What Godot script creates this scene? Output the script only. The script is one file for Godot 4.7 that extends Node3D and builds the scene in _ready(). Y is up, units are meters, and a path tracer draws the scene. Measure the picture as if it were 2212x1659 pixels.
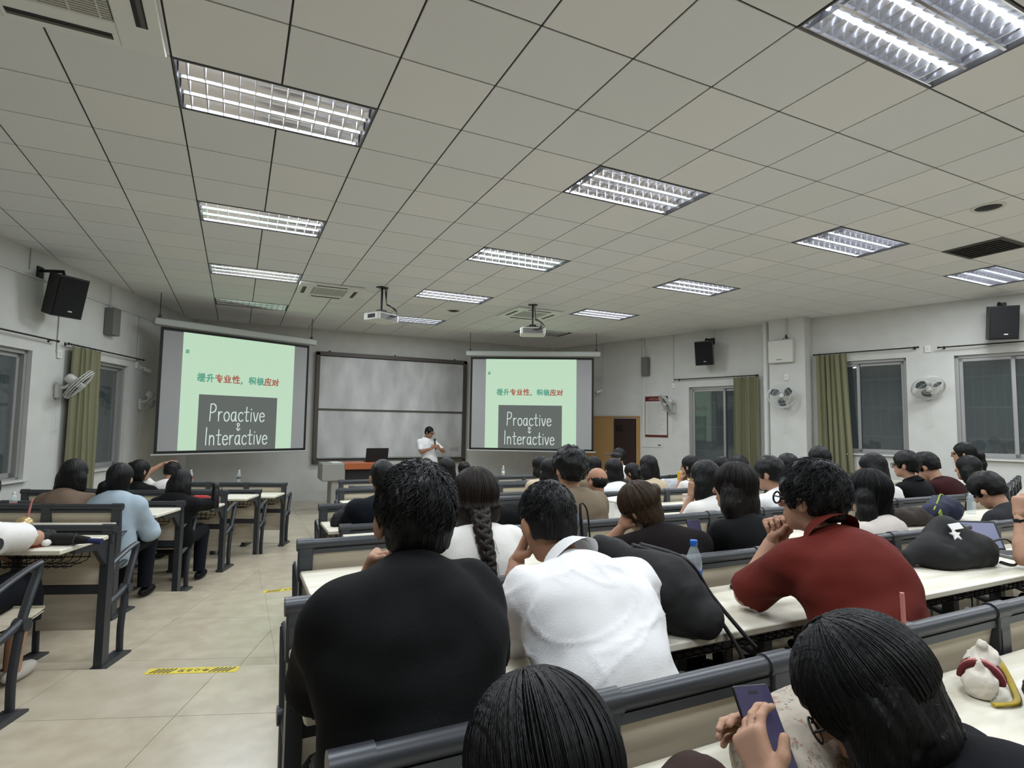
extends Node3D

const CAM_Y := 1.73
const CEIL := 3.843
const FZ := -13.45
var L0 := Vector3(-0.9, 0, FZ)
var R0 := Vector3(7.8, 0, FZ)
var LD := Vector3(-0.33, 0, 1).normalized()
var RD := Vector3(0.31, 0, 1).normalized()
var TIER := [0.30, 0.19, 0.09, 0.0]
var mats := {}
var used := {}
var rng := RandomNumberGenerator.new()

class MB:
	var v := PackedVector3Array()
	var n := PackedVector3Array()
	var uv := PackedVector2Array()
	var idx := PackedInt32Array()
	func vert(p: Vector3, nn: Vector3, u := Vector2.ZERO) -> int:
		v.append(p)
		n.append(nn)
		uv.append(u)
		return v.size() - 1
	func tri(a: int, b: int, c: int) -> void:
		var g := (v[b] - v[a]).cross(v[c] - v[a])
		if g.dot(n[a] + n[b] + n[c]) > 0.0:
			idx.append_array([a, c, b])
		else:
			idx.append_array([a, b, c])
	func quad(a: int, b: int, c: int, d: int) -> void:
		tri(a, b, c)
		tri(a, c, d)
	func face(p: Array, nn: Vector3, uvs := []) -> void:
		var k := []
		for i in p.size():
			k.append(vert(p[i], nn, uvs[i] if uvs.size() > i else Vector2.ZERO))
		for i in range(1, p.size() - 1):
			tri(k[0], k[i], k[i + 1])
	func face_up(p: Array) -> MB:
		face(p, (p[3] - p[0]).cross(p[1] - p[0]).normalized(), [Vector2(0, 0), Vector2(1, 0), Vector2(1, 1), Vector2(0, 1)])
		return self
	func box(t: Transform3D, s: Vector3, bev := 0.0) -> MB:
		var h := s * 0.5
		bev = minf(bev, minf(h.x, minf(h.y, h.z)) * 0.8)
		var id := {}
		for a in 3:
			var b := (a + 1) % 3
			var c := (a + 2) % 3
			for sa in [-1, 1]:
				var nn := Vector3.ZERO
				nn[a] = sa
				var ks := []
				for q in [[-1, -1], [1, -1], [1, 1], [-1, 1]]:
					var p := Vector3.ZERO
					p[a] = sa * h[a]
					p[b] = q[0] * (h[b] - bev)
					p[c] = q[1] * (h[c] - bev)
					var key := Vector3i.ZERO
					key[a] = sa
					key[b] = q[0]
					key[c] = q[1]
					var k := vert(t * p, (t.basis * nn).normalized())
					id[[a, key]] = k
					ks.append(k)
				quad(ks[0], ks[1], ks[2], ks[3])
		if bev > 0.0:
			for a in 3:
				var b := (a + 1) % 3
				var c := (a + 2) % 3
				for sa in [-1, 1]:
					for sb in [-1, 1]:
						var k1 := Vector3i.ZERO
						k1[a] = sa
						k1[b] = sb
						k1[c] = -1
						var k2 := k1
						k2[c] = 1
						quad(id[[a, k1]], id[[a, k2]], id[[b, k2]], id[[b, k1]])
			for x in [-1, 1]:
				for y in [-1, 1]:
					for z in [-1, 1]:
						var k := Vector3i(x, y, z)
						tri(id[[0, k]], id[[1, k]], id[[2, k]])
		return self
	func bx(x: float, y: float, z: float, sx: float, sy: float, sz: float, bev := 0.0) -> MB:
		return box(Transform3D(Basis(), Vector3(x, y, z)), Vector3(sx, sy, sz), bev)
	func tube(pts: Array, r, sides := 8, cap := true, flat := Vector2.ONE) -> MB:
		var np := pts.size()
		var t0: Vector3 = (pts[1] - pts[0]).normalized()
		var up := Vector3.UP if absf(t0.y) < 0.9 else Vector3.RIGHT
		var side := t0.cross(up).normalized()
		var rings := []
		for i in np:
			var t: Vector3
			if i == 0:
				t = (pts[1] - pts[0]).normalized()
			elif i == np - 1:
				t = (pts[i] - pts[i - 1]).normalized()
			else:
				t = (pts[i + 1] - pts[i - 1]).normalized()
			side = (side - t * side.dot(t)).normalized()
			var bin := t.cross(side)
			var rr: float = r[i] if r is Array else r
			var ring := []
			for k in sides:
				var a := TAU * k / sides
				var d := side * cos(a) * flat.x + bin * sin(a) * flat.y
				var nn := (side * cos(a) / flat.x + bin * sin(a) / flat.y).normalized()
				ring.append(vert(pts[i] + d * rr, nn, Vector2(float(k) / sides, float(i) / np)))
			rings.append(ring)
			if i > 0:
				for k in sides:
					var q := (k + 1) % sides
					quad(rings[i - 1][k], rings[i - 1][q], ring[q], ring[k])
			if cap and (i == 0 or i == np - 1):
				var nc := -t if i == 0 else t
				var ks := []
				for k in sides:
					ks.append(vert(v[ring[k]], nc))
				for k in range(1, sides - 1):
					tri(ks[0], ks[k], ks[k + 1])
		return self
	func lathe(t: Transform3D, prof: Array, sides := 20) -> MB:
		var rings := []
		for i in prof.size():
			var pr: Vector2 = prof[i]
			var d: Vector2
			if i == 0:
				d = prof[1] - prof[0]
			elif i == prof.size() - 1:
				d = prof[i] - prof[i - 1]
			else:
				d = (prof[i + 1] - prof[i]).normalized() + (prof[i] - prof[i - 1]).normalized()
			var nr := Vector2(d.y, -d.x).normalized()
			var ring := []
			for k in sides + 1:
				var a := TAU * k / sides
				var nn := Vector3(cos(a) * nr.x, nr.y, sin(a) * nr.x)
				ring.append(vert(t * Vector3(cos(a) * pr.x, pr.y, sin(a) * pr.x), (t.basis * nn).normalized(), Vector2(float(k) / sides, float(i) / (prof.size() - 1))))
			rings.append(ring)
			if i > 0:
				for k in sides:
					quad(rings[i - 1][k], rings[i - 1][k + 1], ring[k + 1], ring[k])
		return self
	func extrude(t: Transform3D, poly: PackedVector2Array, z0: float, z1: float) -> MB:
		var tr := Geometry2D.triangulate_polygon(poly)
		for zz in [[z0, -1.0], [z1, 1.0]]:
			var base := v.size()
			for p in poly:
				vert(t * Vector3(p.x, p.y, zz[0]), (t.basis * Vector3(0, 0, zz[1])).normalized(), p)
			for i in range(0, tr.size(), 3):
				tri(base + tr[i], base + tr[i + 1], base + tr[i + 2])
		var cw := Geometry2D.is_polygon_clockwise(poly)
		for i in poly.size():
			var a := poly[i]
			var b := poly[(i + 1) % poly.size()]
			var d := (b - a).normalized()
			var nn := Vector3(d.y, -d.x, 0) * (-1.0 if cw else 1.0)
			nn = (t.basis * nn).normalized()
			face([t * Vector3(a.x, a.y, z0), t * Vector3(b.x, b.y, z0), t * Vector3(b.x, b.y, z1), t * Vector3(a.x, a.y, z1)], nn)
		return self
	func ball(c: Vector3, r: Vector3, b := Basis(), rows := 10, cols := 14) -> MB:
		var rings := []
		for i in rows + 1:
			var th := PI * i / rows
			var ring := []
			for k in cols + 1:
				var a := TAU * k / cols
				var d := Vector3(sin(th) * cos(a), cos(th), sin(th) * sin(a))
				ring.append(vert(c + b * (d * r), (b * (d / r)).normalized(), Vector2(float(k) / cols, float(i) / rows)))
			rings.append(ring)
			if i > 0:
				for k in cols:
					quad(rings[i - 1][k], rings[i - 1][k + 1], ring[k + 1], ring[k])
		return self
	func sheet(f: Callable, nu: int, nv: int) -> MB:
		var base := v.size()
		for j in nv + 1:
			for i in nu + 1:
				vert(f.call(float(i) / nu, float(j) / nv), Vector3.ZERO, Vector2(float(i) / nu, float(j) / nv))
		var w := nu + 1
		for j in nv:
			for i in nu:
				var a := base + j * w + i
				for q in [[a, a + 1, a + w + 1], [a, a + w + 1, a + w]]:
					var g := (v[q[2]] - v[q[0]]).cross(v[q[1]] - v[q[0]])
					for k in q:
						n[k] += g
					idx.append_array(q)
		for k in range(base, v.size()):
			n[k] = n[k].normalized() if n[k].length() > 0.0 else Vector3.UP
		return self
	func mesh() -> ArrayMesh:
		var a := []
		a.resize(Mesh.ARRAY_MAX)
		a[Mesh.ARRAY_VERTEX] = v
		a[Mesh.ARRAY_NORMAL] = n
		a[Mesh.ARRAY_TEX_UV] = uv
		a[Mesh.ARRAY_INDEX] = idx
		var m := ArrayMesh.new()
		m.add_surface_from_arrays(Mesh.PRIMITIVE_TRIANGLES, a)
		return m

func T(x := 0.0, y := 0.0, z := 0.0, ry := 0.0, rx := 0.0, rz := 0.0) -> Transform3D:
	return Transform3D(Basis.from_euler(Vector3(deg_to_rad(rx), deg_to_rad(ry), deg_to_rad(rz))), Vector3(x, y, z))

func wl(s: float, y: float, d := 0.0) -> Transform3D:
	var nn := Vector3(LD.z, 0, -LD.x)
	return Transform3D(Basis(-LD, Vector3.UP, nn), L0 + LD * s + Vector3.UP * y + nn * d)

func wr(s: float, y: float, d := 0.0) -> Transform3D:
	var nn := Vector3(-RD.z, 0, RD.x)
	return Transform3D(Basis(RD, Vector3.UP, nn), R0 + RD * s + Vector3.UP * y + nn * d)

func numbered(called: String) -> String:
	if not used.has(called):
		used[called] = 0
		return called
	used[called] += 1
	return "%s_%03d" % [called, used[called]]

func thing(called: String, label: String, category: String, at := Transform3D(), group := "") -> Node3D:
	var o := Node3D.new()
	o.name = numbered(called)
	add_child(o)
	o.transform = at
	o.set_meta("label", label)
	o.set_meta("category", category)
	if group:
		o.set_meta("group", group)
	return o

func structure(called: String, at := Transform3D(), label := "") -> Node3D:
	var o := Node3D.new()
	o.name = called
	add_child(o)
	o.transform = at
	o.set_meta("kind", "structure")
	if label:
		o.set_meta("label", label)
	return o

func part(parent: Node3D, called: String, m, mat: String, at := Transform3D(), label := "") -> MeshInstance3D:
	var o := MeshInstance3D.new()
	o.name = called
	o.mesh = m.mesh() if m is MB else m
	o.material_override = mats[mat]
	parent.add_child(o, true)
	o.transform = at
	if label:
		o.set_meta("label", label)
	return o

func mat(called: String, c: Color, rough := 0.7, metal := 0.0, spec := 0.5) -> StandardMaterial3D:
	var m := StandardMaterial3D.new()
	m.resource_name = called
	m.albedo_color = c
	m.roughness = rough
	m.metallic = metal
	m.metallic_specular = spec
	m.cull_mode = BaseMaterial3D.CULL_DISABLED
	mats[called] = m
	return m

func noise_tex(freq: float, lo: Color, hi: Color, size := 256, octaves := 4, seed_ := 1, stretch := Vector2.ONE, normal := false, bump := 4.0) -> Texture2D:
	var fn := FastNoiseLite.new()
	fn.seed = seed_
	fn.noise_type = FastNoiseLite.TYPE_SIMPLEX_SMOOTH
	fn.frequency = freq
	fn.fractal_octaves = octaves
	var im := fn.get_seamless_image(maxi(8, int(size * stretch.x)), maxi(8, int(size * stretch.y)), false, false, 0.2, true)
	im.resize(size, size, Image.INTERPOLATE_CUBIC)
	im.convert(Image.FORMAT_RGB8)
	var d := im.get_data()
	for i in range(0, d.size(), 3):
		var q := d[i] / 255.0
		d[i] = int(255 * lerpf(lo.r, hi.r, q))
		d[i + 1] = int(255 * lerpf(lo.g, hi.g, q))
		d[i + 2] = int(255 * lerpf(lo.b, hi.b, q))
	im = Image.create_from_data(size, size, false, Image.FORMAT_RGB8, d)
	if normal:
		im.bump_map_to_normal_map(bump)
	return ImageTexture.create_from_image(im)

func tri_map(m: StandardMaterial3D, tex: Texture2D, scale: Vector3, world := true) -> void:
	m.albedo_texture = tex
	m.uv1_triplanar = true
	m.uv1_world_triplanar = world
	m.uv1_scale = scale

func nrm(m: StandardMaterial3D, tex: Texture2D, s := 1.0) -> void:
	m.normal_enabled = true
	m.normal_texture = tex
	m.normal_scale = s

func make_materials() -> void:
	var W := Color(1, 1, 1)
	var m: StandardMaterial3D
	m = mat("wall", Color(0.80, 0.80, 0.785), 0.85)
	tri_map(m, noise_tex(0.02, Color(0.95, 0.95, 0.94), W, 256, 5, 3), Vector3.ONE * 0.5)
	m = mat("tile", Color(0.86, 0.86, 0.86), 0.9, 0.0, 0.2)
	mat("tile_b", Color(0.855, 0.855, 0.85), 0.9, 0.0, 0.2)
	mat("tile_c", Color(0.875, 0.87, 0.86), 0.9, 0.0, 0.2)
	mat("gridbar", Color(0.16, 0.155, 0.15), 0.8)
	mat("gypsum", Color(0.79, 0.78, 0.765), 0.9)
	m = mat("floor_tile", Color(0.735, 0.695, 0.615), 0.25, 0.0, 0.5)
	tri_map(m, noise_tex(0.015, Color(0.90, 0.89, 0.87), W, 512, 5, 5), Vector3.ONE * 0.6)
	m = mat("floor_tile_b", Color(0.72, 0.68, 0.605), 0.28, 0.0, 0.5)
	tri_map(m, mats.floor_tile.albedo_texture, Vector3.ONE * 0.6)
	mat("grout", Color(0.42, 0.38, 0.33), 0.8)
	m = mat("frame", Color(0.225, 0.235, 0.25), 0.38, 0.35, 0.5)
	m = mat("desk", Color(0.90, 0.89, 0.835), 0.4)
	var grain := noise_tex(0.02, Color(0.86, 0.84, 0.80), W, 512, 4, 8, Vector2(0.12, 1.0))
	tri_map(m, grain, Vector3(1.1, 1.1, 1.1), false)
	m = mat("panel", Color(0.80, 0.765, 0.69), 0.45)
	var grain2 := noise_tex(0.018, Color(0.84, 0.82, 0.79), W, 512, 4, 9, Vector2(0.08, 1.0))
	tri_map(m, grain2, Vector3(1.3, 1.3, 1.3), false)
	mat("wire", Color(0.07, 0.07, 0.075), 0.5, 0.3)
	mat("black_plastic", Color(0.035, 0.037, 0.042), 0.5)
	mat("speaker_cloth", Color(0.035, 0.037, 0.042), 0.9)
	mat("grey_plastic", Color(0.42, 0.42, 0.41), 0.6)
	mat("pale_plastic", Color(0.80, 0.80, 0.77), 0.5)
	mat("white_plastic", Color(0.86, 0.86, 0.84), 0.45)
	mat("grille_dark", Color(0.12, 0.12, 0.12), 0.7)
	mat("grille_grey", Color(0.33, 0.32, 0.31), 0.7)
	mat("aluminium", Color(0.62, 0.62, 0.61), 0.4, 0.6)
	mat("window_frame", Color(0.60, 0.60, 0.59), 0.45, 0.3)
	mat("louver", Color(0.90, 0.90, 0.92), 0.14, 0.95)
	mat("lamp_frame", Color(0.36, 0.36, 0.37), 0.5, 0.3)
	m = mat("tube_glow", Color(0.95, 0.97, 1.0), 0.4)
	m.emission_enabled = true
	m.emission = Color(0.93, 0.97, 1.0)
	m.emission_energy_multiplier = 8.0
	mat("tube_off", Color(0.75, 0.74, 0.70), 0.3)
	m = mat("glass", Color(0.55, 0.60, 0.60, 0.12), 0.02, 0.0, 0.9)
	m.transparency = BaseMaterial3D.TRANSPARENCY_ALPHA
	mat("night", Color(0.02, 0.022, 0.025), 0.9)
	mat("curtain", Color(0.47, 0.465, 0.36), 0.85)
	mats.curtain.backlight_enabled = true
	mats.curtain.backlight = Color(0.05, 0.06, 0.03)
	mat("rod", Color(0.16, 0.15, 0.14), 0.5, 0.4)
	mat("conduit", Color(0.76, 0.755, 0.73), 0.6)
	mat("screen_case", Color(0.66, 0.67, 0.65), 0.5)
	mat("screen_black", Color(0.02, 0.02, 0.022), 0.7)
	mat("screen_cloth", Color(0.60, 0.60, 0.60), 0.9)
	m = mat("whiteboard", Color(0.80, 0.80, 0.79), 0.35)
	tri_map(m, noise_tex(0.012, Color(0.80, 0.80, 0.80), W, 512, 5, 21, Vector2(1, 0.4)), Vector3.ONE * 0.3)
	mat("board_frame", Color(0.30, 0.285, 0.255), 0.5, 0.2)
	mat("board_trim", Color(0.62, 0.62, 0.60), 0.4, 0.3)
	mat("lectern_stone", Color(0.55, 0.545, 0.52), 0.5)
	mat("orange_wood", Color(0.62, 0.33, 0.17), 0.4)
	mat("tan_panel", Color(0.66, 0.52, 0.33), 0.55)
	mat("door_brown", Color(0.17, 0.10, 0.085), 0.5)
	mat("red_print", Color(0.36, 0.10, 0.09), 0.6)
	mat("stripe_yellow", Color(0.85, 0.76, 0.18), 0.6)
	mat("ink", Color(0.06, 0.06, 0.05), 0.6)
	mat("paper", Color(0.85, 0.85, 0.83), 0.7)
	mat("fan_blade", Color(0.16, 0.22, 0.25), 0.35)
	mat("fan_white", Color(0.78, 0.78, 0.76), 0.4)
	mat("lens_glow", Color(1, 1, 1), 0.3)
	mats.lens_glow.emission_enabled = true
	mats.lens_glow.emission = Color(0.85, 1.0, 0.9)
	mats.lens_glow.emission_energy_multiplier = 25.0
	mat("bars_dark", Color(0.10, 0.10, 0.10), 0.7)
	m = mat("clear_plastic", Color(0.80, 0.86, 0.90, 0.22), 0.06, 0.0, 0.6)
	m.transparency = BaseMaterial3D.TRANSPARENCY_ALPHA
	mat("blue_cap", Color(0.06, 0.36, 0.72), 0.4)
	mat("blue_label", Color(0.10, 0.38, 0.70), 0.5)
	mat("yellow_cap", Color(0.86, 0.72, 0.05), 0.4)
	mat("red_label", Color(0.55, 0.10, 0.10), 0.5)
	m = mat("green_plastic", Color(0.06, 0.34, 0.16, 0.75), 0.1)
	m.transparency = BaseMaterial3D.TRANSPARENCY_ALPHA
	m = mat("drink_red", Color(0.55, 0.26, 0.22, 0.85), 0.2)
	m.transparency = BaseMaterial3D.TRANSPARENCY_ALPHA
	mat("straw_pink", Color(0.72, 0.45, 0.42), 0.5)
	mat("gold_lid", Color(0.72, 0.62, 0.42), 0.25, 0.4)
	mat("cloth_bagblack", Color(0.022, 0.022, 0.024), 0.8)
	mat("cloth_bagblue", Color(0.10, 0.12, 0.22), 0.8)
	mat("lime_trim", Color(0.52, 0.60, 0.16), 0.7)
	mat("cloth_coat", Color(0.15, 0.12, 0.095), 0.9)
	mat("cloth_redbag", Color(0.66, 0.16, 0.15), 0.7)
	mat("thermos", Color(0.055, 0.045, 0.075), 0.4)
	mat("cloth_greytote", Color(0.45, 0.45, 0.46), 0.9)
	mat("paper_bag", Color(0.82, 0.74, 0.70), 0.8)
	mat("phone_screen", Color(0.20, 0.19, 0.26), 0.15)
	mats.phone_screen.emission_enabled = true
	mats.phone_screen.emission = Color(0.30, 0.28, 0.42)
	mats.phone_screen.emission_energy_multiplier = 0.28
	mat("tablet_screen", Color(0.45, 0.46, 0.55), 0.2)
	mats.tablet_screen.emission_enabled = true
	mats.tablet_screen.emission = Color(0.55, 0.57, 0.70)
	mats.tablet_screen.emission_energy_multiplier = 0.25
	mat("plush_white", Color(0.82, 0.79, 0.74), 0.95)
	mat("plush_red", Color(0.34, 0.09, 0.11), 0.95)
	mat("strap_yellow", Color(0.68, 0.58, 0.12), 0.6)
	mat("fuzzy_dark", Color(0.10, 0.09, 0.09), 0.95)
	mat("bright_green", Color(0.06, 0.48, 0.14), 0.6)
	mat("yellow_box", Color(0.80, 0.62, 0.10), 0.6)
	mat("blue_print", Color(0.10, 0.12, 0.30), 0.6)
	mat("tan_leather", Color(0.45, 0.30, 0.22), 0.5)
	mat("watch", Color(0.06, 0.08, 0.07), 0.4)

func set_camera_and_light() -> void:
	# camera, sky and exposure
	var yaw := deg_to_rad(25.7025)
	var pitch := deg_to_rad(4.1707)
	var roll := deg_to_rad(0.8536)
	var f := Vector3(sin(yaw) * cos(pitch), sin(pitch), -cos(yaw) * cos(pitch))
	var r := Vector3(cos(yaw), 0, sin(yaw))
	var u := r.cross(f)
	var r2 := r * cos(roll) + u * sin(roll)
	var u2 := u * cos(roll) - r * sin(roll)
	var cam := Camera3D.new()
	cam.name = "camera"
	add_child(cam)
	cam.transform = Transform3D(Basis(r2, u2, -f), Vector3(0, CAM_Y, 0))
	cam.fov = 67.937
	cam.near = 0.05
	cam.far = 60.0
	cam.current = true
	var we := WorldEnvironment.new()
	we.name = "environment"
	var e := Environment.new()
	e.background_mode = Environment.BG_COLOR
	e.background_color = Color(0.05, 0.055, 0.065)
	e.tonemap_mode = Environment.TONE_MAPPER_LINEAR
	e.tonemap_exposure = EXPOSURE
	e.sdfgi_enabled = true
	e.ssao_enabled = true
	e.ssil_enabled = true
	we.environment = e
	add_child(we)

const EXPOSURE := 1.0
const LAMP_ENERGY := 4.6

func cross2(p: Vector2, d: Vector2, q: Vector2, e: Vector2) -> Vector2:
	return Geometry2D.line_intersects_line(p, d, q, e)

func wall_x(left: bool, z: float) -> float:
	return -0.9 - 0.33 * (z - FZ) if left else 7.8 + 0.31 * (z - FZ)

# front edge of a tier: left wall, crease, crease, right wall
func tier_edge(i: int) -> Array:
	var c: float = [3.6, 5.55, 7.47][i]
	var n := Vector2(sin(deg_to_rad(20.0)), -cos(deg_to_rad(20.0)))
	var zc: float = (c - n.x * 0.3) / n.y
	var dl := Vector2(-n.y, n.x)
	var a = cross2(Vector2(0.3, zc), dl, Vector2(-0.9, FZ), Vector2(-0.33, 1))
	var b = cross2(Vector2(6.6, zc), Vector2(dl.x, -dl.y), Vector2(7.8, FZ), Vector2(0.31, 1))
	return [a, Vector2(0.3, zc), Vector2(6.6, zc), b]

const REAR := 3.6

func build_floor() -> void:
	var fl := structure("floor", Transform3D(), "beige tiled floor in low steps")
	var flat := Transform3D(Basis(Vector3.RIGHT, Vector3.BACK, Vector3.DOWN), Vector3.ZERO) # poly (x, z), extruded downwards
	var rl := Vector2(wall_x(true, REAR), REAR)
	var rr := Vector2(wall_x(false, REAR), REAR)
	var fl_ := Vector2(-0.9, FZ)
	var fr_ := Vector2(7.8, FZ)
	var zones := []
	var edges := [tier_edge(0), tier_edge(1), tier_edge(2)]
	for i in 4:
		var poly := PackedVector2Array()
		if i < 3:
			for p in edges[i]:
				poly.append(p)
		else:
			poly.append_array([fl_, fr_])
		poly.append_array([rr, rl])
		var top: float = TIER[i] - 0.004
		var bot: float = TIER[i + 1] - 0.004 if i < 3 else -0.25
		var m := MB.new().extrude(flat, poly, -top, -bot)
		part(fl, "floor_slab" if i == 3 else "step_slab", m, "grout")
		# visible ring of this tier: from its own edge back to the edge of the tier above
		var ring := PackedVector2Array()
		if i < 3:
			for p in edges[i]:
				ring.append(p)
		else:
			ring.append_array([fl_, fr_])
		if i > 0:
			var back: Array = edges[i - 1].duplicate()
			back.reverse()
			for p in back:
				ring.append(p)
		else:
			ring.append_array([rr, rl])
		zones.append(ring)
	# tiles, laid square to the front in the middle and turned in the left wing
	var shown := []
	var rest := MB.new()
	var s := 0.8
	for i in 4:
		for wing in 3:
			var ang: float = [-20.0, 0.0, 20.0][wing]
			var org: Vector2 = [Vector2(0.3, 0), Vector2(0.3, 0), Vector2(6.6, 0)][wing]
			var b := Transform2D(deg_to_rad(-ang), org)
			var clip: PackedVector2Array
			if wing == 0:
				clip = PackedVector2Array([Vector2(0.3, 9), Vector2(-12, 9), Vector2(-12, -16), Vector2(0.3, -16)])
			elif wing == 1:
				clip = PackedVector2Array([Vector2(0.3, 9), Vector2(6.6, 9), Vector2(6.6, -16), Vector2(0.3, -16)])
			else:
				clip = PackedVector2Array([Vector2(6.6, 9), Vector2(16, 9), Vector2(16, -16), Vector2(6.6, -16)])
			for area in Geometry2D.intersect_polygons(zones[i], clip):
				for ix in range(-14, 15):
					for iz in range(-22, 12):
						var q := PackedVector2Array()
						var g := 0.0014
						for c in [Vector2(g, g), Vector2(s - g, g), Vector2(s - g, s - g), Vector2(g, s - g)]:
							q.append(b * (Vector2(ix * s, iz * s + [0.28, 0.1, 0.35, 0.2][i]) + c))
						for piece in Geometry2D.intersect_polygons(area, q):
							var cen := Vector2.ZERO
							for p in piece:
								cen += p / piece.size()
							var y: float = TIER[i]
							var vis: bool = cen.y < -1.2 and cen.x < 2.6 and cen.x > -2.2 + cen.y * 0.1 and absf(Geometry2D_area(piece)) > 0.02
							if vis and shown.size() < 290:
								shown.append([piece, y])
							else:
								rest.extrude(flat, piece, -y, -y + 0.004)
	for k in shown.size():
		part(fl, "floor_tile", MB.new().extrude(flat, shown[k][0], -shown[k][1], -shown[k][1] + 0.004), "floor_tile" if (k * 7) % 3 else "floor_tile_b")
	var r := part(fl, "floor_tiles_beyond", rest, "floor_tile")
	r.set_meta("kind", "stuff")

func Geometry2D_area(p: PackedVector2Array) -> float:
	var a := 0.0
	for i in p.size():
		a += p[i].cross(p[(i + 1) % p.size()])
	return a * 0.5

# a wall in its own frame (x along, y up, z into the room), openings as Rect2(x, y, w, h)
func wall_mesh(x0: float, x1: float, h: float, holes: Array, thick := 0.22) -> MB:
	var m := MB.new()
	var xs := [x0, x1]
	for r in holes:
		xs.append(r.position.x)
		xs.append(r.end.x)
	xs.sort()
	for i in xs.size() - 1:
		var a: float = xs[i]
		var b: float = xs[i + 1]
		if b - a < 0.001:
			continue
		var spans := [[0.0, h]]
		for r in holes:
			if r.position.x < (a + b) / 2 and r.end.x > (a + b) / 2:
				spans = [[0.0, r.position.y], [r.end.y, h]]
		for sp in spans:
			m.bx((a + b) / 2, (sp[0] + sp[1]) / 2, -thick / 2, b - a, sp[1] - sp[0], thick)
	return m

func build_walls() -> void:
	var H := CEIL + 0.05
	var w := structure("wall_front", T(0, 0, FZ))
	part(w, "plaster", wall_mesh(-1.3, 8.2, H, []), "wall")
	w = structure("wall_left", wl(0, 0))
	part(w, "plaster", wall_mesh(-18.4, 0.15, H, [Rect2(-6.1, 0.95, 1.47, 1.63), Rect2(-3.75, 0.95, 1.38, 1.66)]), "wall")
	# shallow ledge where the upper wall stands back
	part(w, "ledge", MB.new().bx(-6.0, 3.50, 0.012, 12.2, 0.025, 0.024, 0.004), "wall")
	w = structure("wall_right", wr(0, 0))
	part(w, "plaster", wall_mesh(-0.15, 18.2, H, [Rect2(3.99, 0.90, 1.5, 1.73), Rect2(6.75, 1.30, 1.30, 1.68), Rect2(8.70, 1.30, 1.5, 1.66)]), "wall")
	part(w, "pillar", MB.new().bx(6.22, H / 2, 0.165, 0.66, H, 0.33, 0.006), "wall")
	part(w, "door_jamb", MB.new().bx(2.76, H / 2, 0.02, 0.03, H, 0.04, 0.004), "wall")
	w = structure("wall_rear", T(2.9, 0, REAR))
	part(w, "plaster", wall_mesh(-9.6, 10.6, H, []).bx(0, 0, 0, 0.01, 0.01, 0.01), "wall", T(0, 0, 0.22))

func build_ceiling() -> void:
	var c := structure("ceiling", Transform3D(), "suspended ceiling of square pale tiles with dark joints")
	var flat := Transform3D(Basis(Vector3.RIGHT, Vector3.BACK, Vector3.DOWN), Vector3.ZERO)
	var room := PackedVector2Array([Vector2(-0.9, FZ), Vector2(7.8, FZ), Vector2(wall_x(false, REAR), REAR), Vector2(wall_x(true, REAR), REAR)])
	var holes := []
	for l in lamp_cells():
		holes.append(Rect2(l[0], l[1], 1.2, 0.6))
	# grid of metal bars and the slab above
	var big := MB.new()
	big.bx(3.4, CEIL + 0.30, -5.0, 20.5, 0.1, 18.0)
	part(c, "slab", big, "gypsum")
	var bars := MB.new()
	for u in range(-12, 24):
		var x := 0.6 * u - 0.437
		for v in range(-13, 18):
			var z := -0.6 * v - 3.735
			var in_lamp := false
			for h in holes:
				if h.grow(-0.05).has_point(Vector2(x, z - 0.3)):
					in_lamp = true
			if not in_lamp:
				bars.bx(x, CEIL + 0.0135, z - 0.3, 0.024, 0.012, 0.6)
			bars.bx(x + 0.3, CEIL + 0.0125, z, 0.6, 0.012, 0.024)
	part(c, "grid_bars", bars, "gridbar")
	var full := MB.new().bx(0, 0.010, 0, 0.589, 0.020, 0.589, 0.002).mesh()
	var edge := MB.new()
	var cells := []
	for u in range(-12, 24):
		for v in range(-13, 18):
			var x := 0.6 * u - 0.437
			var z := -0.6 * (v + 1) - 3.735
			var r := Rect2(x, z, 0.6, 0.6)
			var skip := false
			for h in holes:
				if h.has_point(r.get_center()):
					skip = true
			if skip:
				continue
			var g := 0.0055
			var q := PackedVector2Array([Vector2(x + g, z + g), Vector2(x + 0.6 - g, z + g), Vector2(x + 0.6 - g, z + 0.6 - g), Vector2(x + g, z + 0.6 - g)])
			var inside := true
			for p in q:
				if not Geometry2D.is_point_in_polygon(p, room):
					inside = false
			if inside:
				var cen := r.get_center()
				var d := Vector3(cen.x, CEIL - CAM_Y, cen.y)
				var ax := d.dot(Vector3(0.4325, 0.0727, -0.8987))
				var rx := d.dot(Vector3(0.901, 0.0, 0.4337))
				var ry := d.y * 0.997 - 0.07 * ax
				var vis := ax > 0.3 and absf(rx / ax) < 0.98 and ry / ax < 0.78
				cells.append([d.length() if vis else 1000.0 + d.length(), cen])
			else:
				for piece in Geometry2D.intersect_polygons(room, q):
					edge.extrude(flat, piece, -CEIL - 0.02, -CEIL)
	cells.sort_custom(func(a, b): return a[0] < b[0])
	for k in cells.size():
		var cen: Vector2 = cells[k][1]
		if k < 298:
			part(c, "ceiling_tile", full, ["tile", "tile_b", "tile_c"][(k * 5 + k / 7) % 3], T(cen.x, CEIL, cen.y))
		else:
			edge.bx(cen.x, CEIL + 0.010, cen.y, 0.589, 0.020, 0.589)
	part(c, "ceiling_tiles_beyond", edge, "tile").set_meta("kind", "stuff")

func lamp_cells() -> Array:
	var out := []
	for col in 4:
		for row in range(-2, 4):
			var x: float = [-0.437, 2.563, 5.563, 8.563][col]
			var v := row * 4
			var z := -0.6 * (v + 1) - 3.735
			if x < wall_x(true, z) + 0.1 or x + 1.2 > wall_x(false, z) - 0.1:
				continue
			if col == 3 and row == 1:
				continue
			out.append([x, z, col, row])
	return out

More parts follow.
